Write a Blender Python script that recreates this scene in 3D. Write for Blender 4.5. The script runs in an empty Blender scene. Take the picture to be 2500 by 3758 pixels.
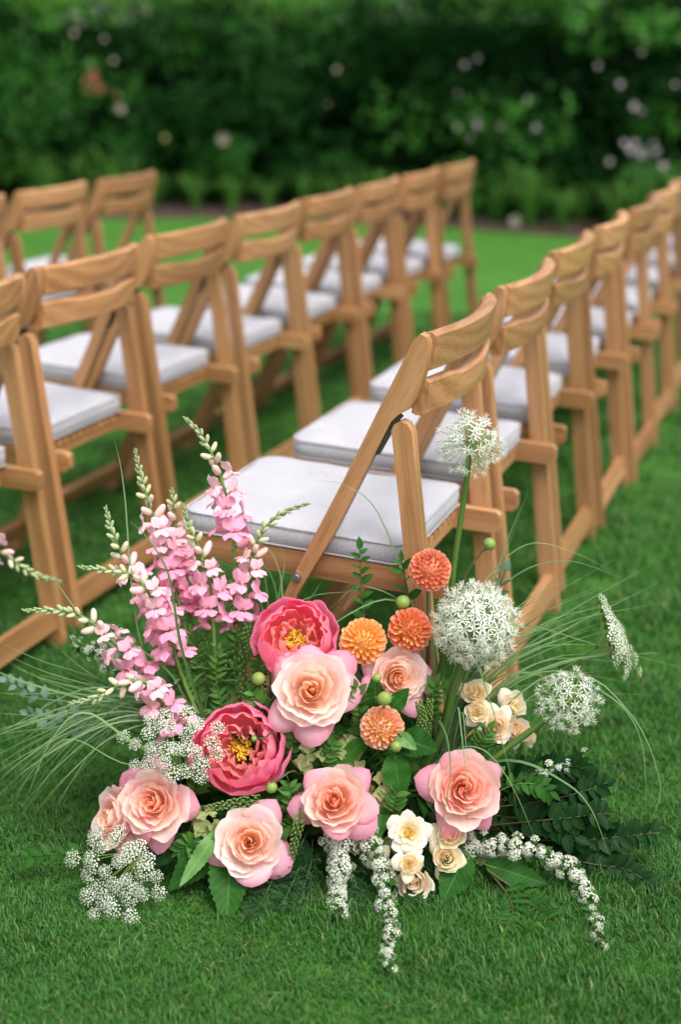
import bpy, bmesh, math, random
import numpy as np
from mathutils import Vector, Matrix, Quaternion

random.seed(7); RNG = np.random.default_rng(7)
R = math.radians
scene = bpy.context.scene
COL = scene.collection

# ------------------------------------------------------------------ camera, sky, sun, exposure
CAM_H, CAM_PITCH, CAM_ROLL, F_PX = 1.1909, 17.0775, 0.355, 5424.9     # F_PX: focal length in pixels of a 2500 px wide frame
cam_d = bpy.data.cameras.new('camera'); cam = bpy.data.objects.new('camera', cam_d); COL.objects.link(cam)
cam_d.sensor_fit = 'HORIZONTAL'; cam_d.sensor_width = 24.0; cam_d.lens = 24.0 * F_PX / 2500
cam_d.clip_start = 0.05; cam_d.clip_end = 400
cam.matrix_world = Matrix.Translation((0, 0, CAM_H)) @ Matrix.Rotation(R(90 - CAM_PITCH), 4, 'X') @ Matrix.Rotation(R(-CAM_ROLL), 4, 'Z')
cam_d.dof.use_dof = True; cam_d.dof.focus_distance = 2.21; cam_d.dof.aperture_fstop = 2.0
scene.camera = cam
world = bpy.data.worlds.new('World'); scene.world = world; world.use_nodes = True
wn = world.node_tree.nodes; wl = world.node_tree.links
bg = wn['Background']
sky = wn.new('ShaderNodeTexSky'); sky.sky_type = 'NISHITA'; sky.sun_disc = False
SUN_EL, SUN_AZ = 60.0, 142.0     # azimuth clockwise from +Y
sky.sun_elevation = R(SUN_EL); sky.sun_rotation = R(SUN_AZ); sky.dust_density = 4.0; sky.air_density = 1.0
hs = wn.new('ShaderNodeHueSaturation'); hs.inputs['Saturation'].default_value = 0.30
wl.new(sky.outputs[0], hs.inputs['Color']); wl.new(hs.outputs[0], bg.inputs[0]); bg.inputs[1].default_value = 0.145
sun_d = bpy.data.lights.new('sun', 'SUN'); sun = bpy.data.objects.new('sun', sun_d); COL.objects.link(sun)
sun_d.energy = 1.4; sun_d.angle = R(35); sun_d.color = (1.0, 0.97, 0.93)
az, el = R(SUN_AZ), R(SUN_EL)
sdir = Vector((math.sin(az) * math.cos(el), math.cos(az) * math.cos(el), math.sin(el)))
sun.rotation_euler = sdir.to_track_quat('Z', 'Y').to_euler()
scene.view_settings.view_transform = 'Standard'; scene.view_settings.look = 'None'
scene.view_settings.exposure = 0.84; scene.view_settings.gamma = 1.0
scene.cycles.use_denoising = True
scene.cycles.max_bounces = 14; scene.cycles.diffuse_bounces = 6; scene.cycles.transmission_bounces = 14; scene.cycles.transparent_max_bounces = 8

# ------------------------------------------------------------------ geometry of the place
_a = R(CAM_PITCH); FW = Vector((0, math.cos(_a), -math.sin(_a))); UP = Vector((0, math.sin(_a), math.cos(_a))); CAMP = Vector((0, 0, CAM_H))
OS = 2500 / 1568.0
def at(x, y, Y):
    """world point seen at (x, y) of a 1568 px wide sketch of the photo, standing at distance Y"""
    X, Z = x * OS - 1250, 1879 - y * OS
    c, s = math.cos(-R(CAM_ROLL)), math.sin(-R(CAM_ROLL)); X, Z = c * X - s * Z, s * X + c * Z
    v = FW * F_PX + Vector((X, 0, 0)) + UP * Z
    P = CAMP + v * (Y / v.y)
    if P.z < .012 and Y < 3: P = CAMP + v * ((.012 - CAM_H) / v.z)      # rests on the lawn instead
    return P
def size(px, P): return px * OS * ((P - CAMP).dot(FW)) / F_PX
def facing(P, dx=0.0, dy=0.0):
    """direction towards the lens, turned right by dx and up by dy"""
    return ((CAMP - P).normalized() + Vector((dx, 0, 0)) + Vector((0, 0, dy))).normalized()
def frame(loc, z, spin=0.0, s=1.0, x=None):
    z = Vector(z).normalized()
    if x is None:
        q = Vector((0, 0, 1)) if abs(z.z) < .95 else Vector((0, 1, 0)); x = q.cross(z)
    x = (Vector(x) - z * Vector(x).dot(z)).normalized(); y = z.cross(x)
    m = Matrix((x, y, z)).transposed().to_4x4()
    S = Matrix.Diagonal((*(s if hasattr(s, '__len__') else (s, s, s)), 1))
    return Matrix.Translation(loc) @ m @ Matrix.Rotation(spin, 4, 'Z') @ S

# ------------------------------------------------------------------ mesh and object helpers
def mesh(name, V, F, mats, pv=None, smooth=True, fm=None, gr=None):
    me = bpy.data.meshes.new(name)
    me.from_pydata([tuple(v) for v in V], [], [tuple(f) for f in F])
    for m in (mats if isinstance(mats, (list, tuple)) else [mats]): me.materials.append(m)
    if fm is not None: me.polygons.foreach_set('material_index', list(fm))
    if smooth: me.polygons.foreach_set('use_smooth', [True] * len(me.polygons))
    for nm, dat in (('pv', pv), ('gr', gr)):
        if dat is not None:
            at_ = me.attributes.new(nm, 'FLOAT_VECTOR', 'POINT'); at_.data.foreach_set('vector', np.asarray(dat, np.float32).ravel())
    me.update(); return me
def obj(name, me, parent=None, M=None, color=None):
    o = bpy.data.objects.new(name, me); COL.objects.link(o)
    if parent is not None: o.parent = parent
    if M is not None: o.matrix_basis = M
    if color is not None: o.color = (*color[:3], 1.0)
    return o
def tag(o, label=None, cat=None, group=None, kind=None):
    for k, v in (('label', label), ('category', cat), ('group', group), ('kind', kind)):
        if v: o[k] = v
    return o
def thing(name, label, cat, loc=(0, 0, 0), group=None, rz=0.0):
    o = bpy.data.objects.new(name, None); COL.objects.link(o); o.location = loc; o.rotation_euler = (0, 0, rz); o.empty_display_size = .05
    return tag(o, label, cat, group)
class MB:
    """collects pieces into one mesh"""
    def __init__(s): s.V = []; s.F = []; s.P = []; s.M = []
    def add(s, V, F, P=None, m=0, T=None):
        n = len(s.V)
        if T is not None: V = [tuple(T @ Vector(v)) for v in V]
        s.V += [tuple(v) for v in V]; s.F += [tuple(i + n for i in f) for f in F]
        s.P += list(P) if P is not None else [(0, .5, 0)] * len(V); s.M += [m] * len(F); return s
    def mesh(s, name, mats, smooth=True): return mesh(name, s.V, s.F, mats, s.P, smooth, s.M)
def grid_faces(nu, nv, closed=False):
    F = []
    for j in range(nv - 1):
        for i in range(nu - (0 if closed else 1)):
            a = j * nu + i; b = j * nu + (i + 1) % nu
            F.append((a, b, b + nu, a + nu))
    return F
def catmull(P, n):
    P = [Vector(p) for p in P]
    if len(P) == 2: return [P[0].lerp(P[1], i / (n - 1)) for i in range(n)]
    Q = [P[0] * 2 - P[1]] + P + [P[-1] * 2 - P[-2]]; out = []
    for k in range(n):
        t = k / (n - 1) * (len(P) - 1); i = min(int(t), len(P) - 2); t -= i
        a, b, c, d = Q[i:i + 4]
        out.append(.5 * (2 * b + (c - a) * t + (2 * a - 5 * b + 4 * c - d) * t * t + (3 * b - a - 3 * c + d) * t ** 3))
    return out
def tube(P, r0, r1, sides=6, n=None):
    P = catmull(P, n) if n else [Vector(p) for p in P]
    V = []; Pv = []; N = len(P); x = None
    for i, p in enumerate(P):
        t = (P[min(i + 1, N - 1)] - P[max(i - 1, 0)]).normalized()
        if x is None: x = t.orthogonal().normalized()
        x = (x - t * x.dot(t)).normalized(); y = t.cross(x); f = i / (N - 1); r = r0 + (r1 - r0) * f
        for k in range(sides):
            a = 2 * math.pi * k / sides; V.append(p + x * (r * math.cos(a)) + y * (r * math.sin(a))); Pv.append((k / sides, f, 0))
    F = grid_faces(sides, N, True); F.append(tuple(range(sides))[::-1]); F.append(tuple((N - 1) * sides + k for k in range(sides)))
    return V, F, Pv
def ribbon(P, w, n=12, fold=.25, up=Vector((0, 0, 1)), taper=.75):
    P = catmull(P, n); V = []; Pv = []
    for i, p in enumerate(P):
        t = (P[min(i + 1, n - 1)] - P[max(i - 1, 0)]).normalized(); f = i / (n - 1)
        s = t.cross(up); s = s.normalized() if s.length > 1e-4 else Vector((1, 0, 0)); u = s.cross(t)
        h = w * .5 * min(1, (1 - f) / taper + .04) * (.6 + .4 * min(1, f * 6))
        V += [p - s * h + u * h * fold, p - u * h * fold, p + s * h + u * h * fold]; Pv += [(-1, f, 0), (0, f, 0), (1, f, 0)]
    return V, grid_faces(3, n), Pv

# ------------------------------------------------------------------ materials
def nt(name):
    m = bpy.data.materials.new(name); m.use_nodes = True; t = m.node_tree; b = t.nodes['Principled BSDF']; return m, t.nodes, t.links, b
def rgb(n, c): x = n.new('ShaderNodeRGB'); x.outputs[0].default_value = (*c, 1); return x.outputs[0]
def mixc(n, l, f, a, b, mode='MIX'):
    x = n.new('ShaderNodeMix'); x.data_type = 'RGBA'; x.blend_type = mode
    for s, v in ((0, f), (6, a), (7, b)):
        if hasattr(v, 'is_output') or hasattr(v, 'links'): l.new(v, x.inputs[s])
        else: x.inputs[s].default_value = v if s == 0 else (*v, 1)
    return x.outputs[2]
def math_(n, l, op, a, b=None, clamp=False):
    x = n.new('ShaderNodeMath'); x.operation = op; x.use_clamp = clamp
    for i, v in enumerate((a, b)):
        if v is None: continue
        if hasattr(v, 'links'): l.new(v, x.inputs[i])
        else: x.inputs[i].default_value = v
    return x.outputs[0]
def noise(n, l, vec, scale, detail=3, rough=.55):
    x = n.new('ShaderNodeTexNoise'); x.inputs['Scale'].default_value = scale; x.inputs['Detail'].default_value = detail; x.inputs['Roughness'].default_value = rough
    if vec is not None: l.new(vec, x.inputs['Vector'])
    return x.outputs['Fac']
def ramp(n, l, f, stops):
    x = n.new('ShaderNodeValToRGB'); l.new(f, x.inputs[0]); e = x.color_ramp.elements
    while len(e) < len(stops): e.new(.5)
    for k, (p, c) in enumerate(stops): e[k].position = p; e[k].color = (*c, 1)
    return x.outputs[0]
def attr(n, name): x = n.new('ShaderNodeAttribute'); x.attribute_name = name; return x.outputs['Vector']
def sep(n, l, v): x = n.new('ShaderNodeSeparateXYZ'); l.new(v, x.inputs[0]); return x.outputs
def bump(n, l, b, h, strength=.3, dist=.002):
    x = n.new('ShaderNodeBump'); x.inputs['Strength'].default_value = strength; x.inputs['Distance'].default_value = dist; l.new(h, x.inputs['Height']); l.new(x.outputs[0], b.inputs['Normal']); return x.outputs[0]
def translucent(n, l, b, col, amount, nrm=None):
    t = n.new('ShaderNodeBsdfTranslucent'); l.new(col, t.inputs['Color'])
    if nrm is not None: l.new(nrm, t.inputs['Normal'])
    x = n.new('ShaderNodeMixShader'); x.inputs[0].default_value = amount
    l.new(b.outputs[0], x.inputs[1]); l.new(t.outputs[0], x.inputs[2]); l.new(x.outputs[0], n['Material Output'].inputs[0])

def petal_mat(name, base_tint=None, base_amt=.5, rim=None, rim_amt=.35, trans=.3, vein=.25, rough=.55, rim_pow=4.0):
    """petal colour comes from each petal object's own colour; pv = (across, base->tip, -)"""
    m, n, l, b = nt(name)
    oi = n.new('ShaderNodeObjectInfo'); c = oi.outputs['Color']; s = sep(n, l, attr(n, 'pv'))
    if base_tint:
        f = math_(n, l, 'MULTIPLY', math_(n, l, 'SUBTRACT', 1.0, s[1], True), base_amt); f = math_(n, l, 'POWER', f, 1.3)
        c = mixc(n, l, f, c, base_tint)
    if rim:
        f = math_(n, l, 'MULTIPLY', math_(n, l, 'POWER', s[1], rim_pow), rim_amt); c = mixc(n, l, f, c, rim)
    cb = n.new('ShaderNodeCombineXYZ'); l.new(math_(n, l, 'MULTIPLY', s[0], 14.0), cb.inputs[0]); l.new(math_(n, l, 'MULTIPLY', s[1], 1.5), cb.inputs[1]); l.new(math_(n, l, 'MULTIPLY', oi.outputs['Random'], 50.0), cb.inputs[2])
    nz = noise(n, l, cb.outputs[0], 1.6, 3)
    c = mixc(n, l, math_(n, l, 'MULTIPLY', math_(n, l, 'SUBTRACT', nz, .35, True), vein), c, (1.0, .93, .90))
    l.new(c, b.inputs['Base Color']); b.inputs['Roughness'].default_value = rough; b.inputs['Specular IOR Level'].default_value = .25
    b.inputs['Sheen Weight'].default_value = .05
    nr = bump(n, l, b, nz, .25, .002)
    translucent(n, l, b, c, trans, nr); return m
def leaf_mat(name, c0, c1, trans=.2, rough=.42, veins=9.0, spec=.4):
    m, n, l, b = nt(name)
    oi = n.new('ShaderNodeObjectInfo'); s = sep(n, l, attr(n, 'pv')); g = n.new('ShaderNodeNewGeometry'); rnd = g.outputs['Random Per Island']
    f = math_(n, l, 'FRACT', math_(n, l, 'ADD', oi.outputs['Random'], rnd))
    tc = n.new('ShaderNodeTexCoord'); nz = noise(n, l, tc.outputs['Object'], 40, 3)
    f = math_(n, l, 'ADD', math_(n, l, 'MULTIPLY', f, .7), math_(n, l, 'MULTIPLY', nz, .35), True)
    c = mixc(n, l, f, c0, c1)
    ax = math_(n, l, 'ABSOLUTE', s[0])
    mid = math_(n, l, 'SUBTRACT', 1.0, math_(n, l, 'MULTIPLY', ax, 12.0), True)
    w = math_(n, l, 'FRACT', math_(n, l, 'MULTIPLY', math_(n, l, 'SUBTRACT', s[1], math_(n, l, 'MULTIPLY', ax, .22)), veins))
    vn = math_(n, l, 'SUBTRACT', 1.0, math_(n, l, 'MULTIPLY', math_(n, l, 'ABSOLUTE', math_(n, l, 'SUBTRACT', w, .5)), 7.0), True)
    vv = math_(n, l, 'MAXIMUM', mid, math_(n, l, 'MULTIPLY', vn, .45))
    c = mixc(n, l, math_(n, l, 'MULTIPLY', vv, .35), c, tuple(min(1, x * 2.2 + .03) for x in c1))
    l.new(c, b.inputs['Base Color']); b.inputs['Roughness'].default_value = rough; b.inputs['Specular IOR Level'].default_value = spec
    nr = bump(n, l, b, vv, -.4, .0015); translucent(n, l, b, c, trans, nr); return m
def plain(name, c, rough=.5, trans=0, var=.25, scale=60, metal=0):
    m, n, l, b = nt(name); tc = n.new('ShaderNodeTexCoord'); nz = noise(n, l, tc.outputs['Object'], scale, 4)
    oi = n.new('ShaderNodeObjectInfo')
    col = mixc(n, l, nz, tuple(x * (1 - var) for x in c), tuple(min(1, x * (1 + var)) for x in c))
    l.new(col, b.inputs['Base Color']); b.inputs['Roughness'].default_value = rough; b.inputs['Metallic'].default_value = metal
    bump(n, l, b, nz, .15, .001)
    if trans: translucent(n, l, b, col, trans)
    return m

def wood_mat():
    m, n, l, b = nt('oiled_hardwood'); g = attr(n, 'gr'); oi = n.new('ShaderNodeObjectInfo')
    mp = n.new('ShaderNodeMapping'); l.new(g, mp.inputs[0]); mp.inputs['Scale'].default_value = (2.2, 34, 34)
    cb = n.new('ShaderNodeCombineXYZ'); l.new(math_(n, l, 'MULTIPLY', oi.outputs['Random'], 40.0), cb.inputs[0]); l.new(math_(n, l, 'MULTIPLY', oi.outputs['Random'], 17.0), cb.inputs[1])
    l.new(cb.outputs[0], mp.inputs['Location'])
    wv = n.new('ShaderNodeTexWave'); wv.wave_type = 'RINGS'; wv.rings_direction = 'X'; wv.inputs['Scale'].default_value = .55; wv.inputs['Distortion'].default_value = 4.5; wv.inputs['Detail'].default_value = 3; wv.inputs['Detail Scale'].default_value = 1.2
    l.new(mp.outputs[0], wv.inputs['Vector'])
    mp2 = n.new('ShaderNodeMapping'); l.new(g, mp2.inputs[0]); mp2.inputs['Scale'].default_value = (14, 420, 420); l.new(cb.outputs[0], mp2.inputs['Location'])
    fine = noise(n, l, mp2.outputs[0], 1.0, 4, .65)
    blot = noise(n, l, mp.outputs[0], .35, 3)
    f = math_(n, l, 'ADD', math_(n, l, 'MULTIPLY', wv.outputs['Fac'], .14), math_(n, l, 'MULTIPLY', fine, .62))
    f = math_(n, l, 'ADD', f, math_(n, l, 'MULTIPLY', math_(n, l, 'SUBTRACT', blot, .5), .5), True)
    c = ramp(n, l, f, [(.12, (.20, .088, .032)), (.42, (.43, .222, .094)), (.72, (.58, .350, .172)), (1, (.70, .49, .28))])
    v = math_(n, l, 'ADD', .82, math_(n, l, 'MULTIPLY', oi.outputs['Random'], .34))
    h = n.new('ShaderNodeHueSaturation'); l.new(c, h.inputs['Color']); l.new(v, h.inputs['Value']); c = mixc(n, l, 1.0, h.outputs[0], oi.outputs['Color'], 'MULTIPLY')
    l.new(c, b.inputs['Base Color']); b.inputs['Roughness'].default_value = .48; b.inputs['Specular IOR Level'].default_value = .35
    bump(n, l, b, f, .12, .0015); return m
def fabric_mat():
    m, n, l, b = nt('heathered_canvas'); tc = n.new('ShaderNodeTexCoord'); o = tc.outputs['Object']
    mp = n.new('ShaderNodeMapping'); l.new(o, mp.inputs[0]); mp.inputs['Scale'].default_value = (1, 1.7, 1)
    a = noise(n, l, mp.outputs[0], 650, 2, .7); bnoise = noise(n, l, o, 14, 3)
    f = math_(n, l, 'ADD', math_(n, l, 'MULTIPLY', a, .85), math_(n, l, 'MULTIPLY', bnoise, .15))
    c = ramp(n, l, f, [(.34, (.24, .23, .265)), (.5, (.44, .43, .465)), (.68, (.60, .59, .625))])
    l.new(c, b.inputs['Base Color']); b.inputs['Roughness'].default_value = .95; b.inputs['Specular IOR Level'].default_value = .1; b.inputs['Sheen Weight'].default_value = .25
    bump(n, l, b, math_(n, l, 'ADD', math_(n, l, 'MULTIPLY', a, .25), bnoise), .35, .004); return m

M_WOOD = wood_mat(); M_FABRIC = fabric_mat()
M_METAL = plain('zinc_hardware', (.70, .70, .70), .38, var=.3, metal=1)
M_DARKMETAL = plain('dark_steel', (.10, .09, .085), .5, metal=.8)

def lawn_mat():
    m, n, l, b = nt('lawn'); tc = n.new('ShaderNodeTexCoord'); o = tc.outputs['Object']
    big = noise(n, l, o, .7, 3); mid = noise(n, l, o, 9, 4); fine = noise(n, l, o, 170, 4, .7)
    mp = n.new('ShaderNodeMapping'); l.new(o, mp.inputs[0]); mp.inputs['Scale'].default_value = (90, 22, 1); mp.inputs['Rotation'].default_value = (0, 0, .2); bl = noise(n, l, mp.outputs[0], 5, 3, .7)
    f = math_(n, l, 'ADD', math_(n, l, 'MULTIPLY', mid, .35), math_(n, l, 'MULTIPLY', fine, .45)); f = math_(n, l, 'ADD', f, math_(n, l, 'MULTIPLY', big, .35), True)
    c = ramp(n, l, f, [(.25, (.020, .090, .010)), (.55, (.060, .205, .022)), (.8, (.115, .295, .040))])
    l.new(c, b.inputs['Base Color']); b.inputs['Roughness'].default_value = .75; b.inputs['Specular IOR Level'].default_value = .2
    bump(n, l, b, math_(n, l, 'ADD', fine, bl), .8, .012); return m
M_LAWN = lawn_mat()
def blade_mat(name, c0, c1, tipc, trans=.35, rough=.45, spec=.2, straw=0):
    m, n, l, b = nt(name); g = n.new('ShaderNodeNewGeometry'); oi = n.new('ShaderNodeObjectInfo'); s = sep(n, l, attr(n, 'pv'))
    r = math_(n, l, 'FRACT', math_(n, l, 'ADD', g.outputs['Random Per Island'], oi.outputs['Random']))
    c = mixc(n, l, r, c0, c1); c = mixc(n, l, math_(n, l, 'MULTIPLY', math_(n, l, 'POWER', s[1], 2.0), .35), c, tipc)
    if straw:
        geo = n.new('ShaderNodeTexCoord'); pn = noise(n, l, geo.outputs['Object'], 3.2, 4, .6); c = mixc(n, l, 1.0, c, ramp(n, l, pn, [(.30, (.72, .76, .72)), (.52, (1, 1, 1)), (.72, (1.0, 1.0, .92))]), 'MULTIPLY')
        c = mixc(n, l, math_(n, l, 'MULTIPLY', math_(n, l, 'GREATER_THAN', math_(n, l, 'FRACT', math_(n, l, 'MULTIPLY', g.outputs['Random Per Island'], 37.0)), 1 - straw), .8), c, (.34, .33, .13))
    l.new(c, b.inputs['Base Color']); b.inputs['Roughness'].default_value = rough; b.inputs['Specular IOR Level'].default_value = spec
    translucent(n, l, b, c, trans); return m
M_GRASS = blade_mat('turf_blades', (.009, .090, .010), (.062, .228, .030), (.22, .40, .11), .35, .45, .3, .03)  # paler tips put the pale highlights of the turf into its colour
M_BLADE = blade_mat('slender_grass_blades', (.060, .170, .050), (.230, .370, .170), (.30, .38, .14))

# ------------------------------------------------------------------ ground: lawn sheet, planting bed, turf blades
BED = [(-60, 13.2), (-6, 12.15), (-2.45, 11.75), (0, 11.55), (.9, 10.85), (1.6, 10.2), (2.4, 9.75), (6, 9.1), (60, 6)]
def bed_y(x):
    for (x0, y0), (x1, y1) in zip(BED, BED[1:]):
        if x0 <= x <= x1: return y0 + (y1 - y0) * (x - x0) / (x1 - x0)
    return 11
lm = mesh('lawn', [(-200, -60, 0), (200, -60, 0), (200, 300, 0), (-200, 300, 0)], [(0, 1, 2, 3)], M_LAWN, smooth=False)
tag(obj('lawn', lm), 'green mown lawn under the chairs and flowers', kind='structure')
m_soil = plain('bark_mulch', (.050, .026, .018), .9, var=.6, scale=25)
bx = [x for x in np.linspace(-9, 9, 60)]
V = []; F = []
for x in bx:
    y = bed_y(x) + .05 * math.sin(x * 5) ; 
    for k, (dy, z) in enumerate([(0, .004), (.06, .035), (.5, .06), (3.0, .05)]): V.append((x, y + dy, z + random.uniform(-.008, .008) * (k > 0)))
F = grid_faces(4, len(bx)); tag(obj('mulch_bed', mesh('mulch_bed', V, F, m_soil)), 'brown mulch strip along the foot of the hedge', kind='structure')

def tuft(seed, n, spread, hmin, hmax, w):
    r = random.Random(seed); b = MB()
    for k in range(n):
        a = r.uniform(0, 6.283); rr = spread * math.sqrt(r.random()); x, y = rr * math.cos(a), rr * math.sin(a)
        h = r.uniform(hmin, hmax); d = r.uniform(0, 6.283); lean = r.uniform(.15, 1.0) * h
        dx, dy = math.cos(d) * lean, math.sin(d) * lean; s = Vector((-math.sin(d + r.uniform(-.6, .6)), math.cos(d), 0)) * w * .5 * r.uniform(.7, 1.3)
        p = [Vector((x, y, -.004)), Vector((x + dx * .3, y + dy * .3, h * .62)), Vector((x + dx, y + dy, h * r.uniform(.75, 1.0)))]
        b.add([p[0] - s, p[0] + s, p[1] - s * .85, p[1] + s * .85, p[2]], [(0, 1, 3, 2), (2, 3, 4)], [(0, 0, 0), (0, 0, 0), (0, .6, 0), (0, .6, 0), (0, 1, 0)])
    return b
def grass_field():
    """turf blades near the lens as one mesh built from tufts"""
    VV = []; FF3 = []; PV = []; nv = 0
    T = []
    for k in range(10):
        b = tuft(100 + k, 20, .027, .009, .024, .0015); T.append((np.array(b.V), [f for f in b.F], np.array(b.P)))
    Vs = []; Ps = []; quads = []; tris = []; n = 0
    def zone(y0, y1, dens, sc):
        nonlocal n
        step = .1; yy = y0
        while yy < y1:
            half = .12 + (yy + step) * .262
            cnt = int(dens * step * 2 * half)
            xs = RNG.uniform(-half, half, cnt); ys = RNG.uniform(yy, yy + step, cnt); an = RNG.uniform(0, 6.283, cnt); s = RNG.uniform(.75, 1.25, cnt) * sc; ti = RNG.integers(0, len(T), cnt)
            patch = .8 + .35 * np.sin(xs * 9 + np.sin(ys * 7) * 2) * np.sin(ys * 8 + xs * 3)
            for i in range(cnt):
                v, f, p = T[ti[i]]; c, q = math.cos(an[i]), math.sin(an[i])
                M = np.array([[c * s[i], -q * s[i], 0], [q * s[i], c * s[i], 0], [0, 0, s[i] * patch[i]]])
                Vs.append(v @ M.T + np.array([xs[i], ys[i], 0])); Ps.append(p); off.append(n); tid.append(ti[i]); n += len(v)
            yy += step
    off = []; tid = []
    zone(1.45, 2.1, 6800, .9); zone(2.1, 2.9, 3200, 1.05); zone(2.9, 4.2, 1000, 1.5); zone(4.2, 7.0, 260, 2.2)
    me = bpy.data.meshes.new('turf')
    Vs = np.concatenate(Vs); Ps = np.concatenate(Ps)
    Q = [np.array([f for f in t[1] if len(f) == 4]) for t in T]; Tr = [np.array([f for f in t[1] if len(f) == 3]) for t in T]
    q = np.concatenate([Q[t] + o for t, o in zip(tid, off)]); t3 = np.concatenate([Tr[t] + o for t, o in zip(tid, off)])
    me.vertices.add(len(Vs)); me.vertices.foreach_set('co', Vs.astype(np.float32).ravel())
    nl = q.size + t3.size; me.loops.add(nl); me.loops.foreach_set('vertex_index', np.concatenate([q.ravel(), t3.ravel()]).astype(np.int32))
    me.polygons.add(len(q) + len(t3))
    st = np.concatenate([np.arange(len(q)) * 4, q.size + np.arange(len(t3)) * 3]); me.polygons.foreach_set('loop_start', st.astype(np.int32))
    me.materials.append(M_GRASS); a = me.attributes.new('pv', 'FLOAT_VECTOR', 'POINT'); a.data.foreach_set('vector', Ps.astype(np.float32).ravel())
    me.update(calc_edges=True); me.validate()
    tag(obj('turf_grass', me), 'short green grass blades of the lawn', 'grass', kind='stuff')
grass_field()

# ------------------------------------------------------------------ hedge and bed plants
def leaf_patch(L, W, nu=3, nv=5, fold=.25, droop=.15, serr=0.0, tipw=1.0, power=.8):
    """leaf growing along +Y from the origin, face up +Z"""
    V = []; P = []
    for j in range(nv):
        v = j / (nv - 1); w = W * .5 * (math.sin(math.pi * min(1, v ** power * .97 + .03)) ** .8) * (1 if v < .98 else .15)
        for i in range(nu):
            u = -1 + 2 * i / (nu - 1); ww = w * (1 + (serr * (1 if j % 2 else -1) if abs(u) > .9 else 0))
            V.append((u * ww, L * v, abs(u) * ww * fold - droop * L * v * v)); P.append((u, v, 0))
    return V, grid_faces(nu, nv), P
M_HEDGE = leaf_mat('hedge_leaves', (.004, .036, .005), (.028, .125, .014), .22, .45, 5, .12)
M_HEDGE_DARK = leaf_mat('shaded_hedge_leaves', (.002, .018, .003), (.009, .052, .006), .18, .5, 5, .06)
M_HEDGE_LIGHT = leaf_mat('highlight_toned_hedge_leaves', (.025, .115, .012), (.075, .250, .030), .3, .4, 5, .18)  # dark and light copies put clump shade and highlights into the leaf colour
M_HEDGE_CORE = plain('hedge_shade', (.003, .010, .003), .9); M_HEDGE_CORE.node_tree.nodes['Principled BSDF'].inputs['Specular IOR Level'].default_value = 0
M_SUNLIT_TONE = leaf_mat('sunlit_toned_leaves', (.035, .14, .012), (.11, .30, .035), .35, .6, 5, .10)  # paler green carries the sunlit look of hedge top and trees in its colour
M_STRAP = blade_mat('strap_leaves', (.035, .140, .018), (.11, .29, .045), (.22, .36, .07))
def hedge_y(x): return bed_y(x) + .42
hedge = thing('hedge', 'tall dark green clipped hedge across the whole background', 'hedge', (0, hedge_y(0), 0))
def build_hedge():
    H = 1.66; lv, lf, lp = leaf_patch(1, .55, 3, 4, .3, .2); lv = np.array(lv); lf = np.array(lf); lp = np.array(lp)
    def scatter(name, n, mat, fn, smin, smax):
        Vs = []; 
        for k in range(n):
            P, nrm = fn(); y = (nrm + Vector(RNG.normal(0, .55, 3))).normalized(); up_ = (Vector((0, 0, -.35)) + Vector(RNG.normal(0, .6, 3)))
            x = up_.cross(y); x = x.normalized() if x.length > 1e-3 else Vector((1, 0, 0)); z = y; s = RNG.uniform(smin, smax)
            yy = z.cross(x); M = np.array([list(x), list(yy), list(z)]).T * s
            Vs.append(lv @ M.T + np.array(P))
        n0 = len(lv); F = np.concatenate([lf + k * n0 for k in range(n)])
        me = mesh(name, np.concatenate(Vs).tolist(), F.tolist(), mat, np.tile(lp, (n, 1)))
        return tag(obj(name, me, hedge, Matrix.Translation(-Vector(hedge.location))), kind='stuff')
    cl = [(random.uniform(-4.5, 4.5), random.uniform(.05, H), random.uniform(.12, .40), random.uniform(-.12, .26)) for _ in range(230)]
    CL = cl
    def front():
        c = random.choice(CL); v = Vector(RNG.normal(0, 1, 3)).normalized() * c[2] * random.uniform(.55, 1)
        x = c[0] + v.x; z = min(max(c[1] + v.z * .8, .02), H + .08); y = hedge_y(x) + .10 - c[3] - abs(v.y) * .55 + random.random() ** 2 * .2
        n = Vector((v.x * .6, -1, v.z * .7 + .25)).normalized(); return Vector((x, y, z)), n
    def fill():
        x = random.uniform(-5, 5); z = random.uniform(0, H); return Vector((x, hedge_y(x) + random.uniform(.12, .4), z)), Vector((0, -1, .3))
    def top():
        x = random.uniform(-5, 5); d = random.uniform(-.1, .9); return Vector((x, hedge_y(x) + d, H + random.uniform(-.06, .10) + .05 * math.sin(x * 3.1))), Vector((0, -.5, 1))
    for part, k0, k1, mt in (('shaded_foliage', 0, 100, M_HEDGE_DARK), ('foliage', 100, 185, M_HEDGE), ('highlight_toned_foliage', 185, 230, M_HEDGE_LIGHT)):
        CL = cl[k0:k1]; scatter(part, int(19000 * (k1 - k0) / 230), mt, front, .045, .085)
    scatter('inner_foliage', 7000, M_HEDGE_DARK, fill, .05, .09); scatter('sunlit_toned_foliage', 5500, M_SUNLIT_TONE, top, .04, .075)  # top layer is coloured lighter, as if sunlit
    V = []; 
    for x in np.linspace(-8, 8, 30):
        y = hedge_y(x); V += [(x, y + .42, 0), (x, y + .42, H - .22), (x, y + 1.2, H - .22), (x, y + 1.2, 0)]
    obj('shade_core', mesh('shade_core', V, grid_faces(4, 30), M_HEDGE_CORE), hedge, Matrix.Translation(-Vector(hedge.location)))  # near-black box stands in for the shade deep inside the hedge
build_hedge()
m_blossom = petal_mat('hedge_blossom', (.9, .75, .2), .2, trans=.3)
b = MB()
for k in range(5):
    V, F, P = leaf_patch(1, .95, 3, 4, .3, .1); b.add(V, F, P, 0, Matrix.Rotation(k * 1.2566, 4, 'Z') @ Matrix.Rotation(.35, 4, 'X'))
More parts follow.
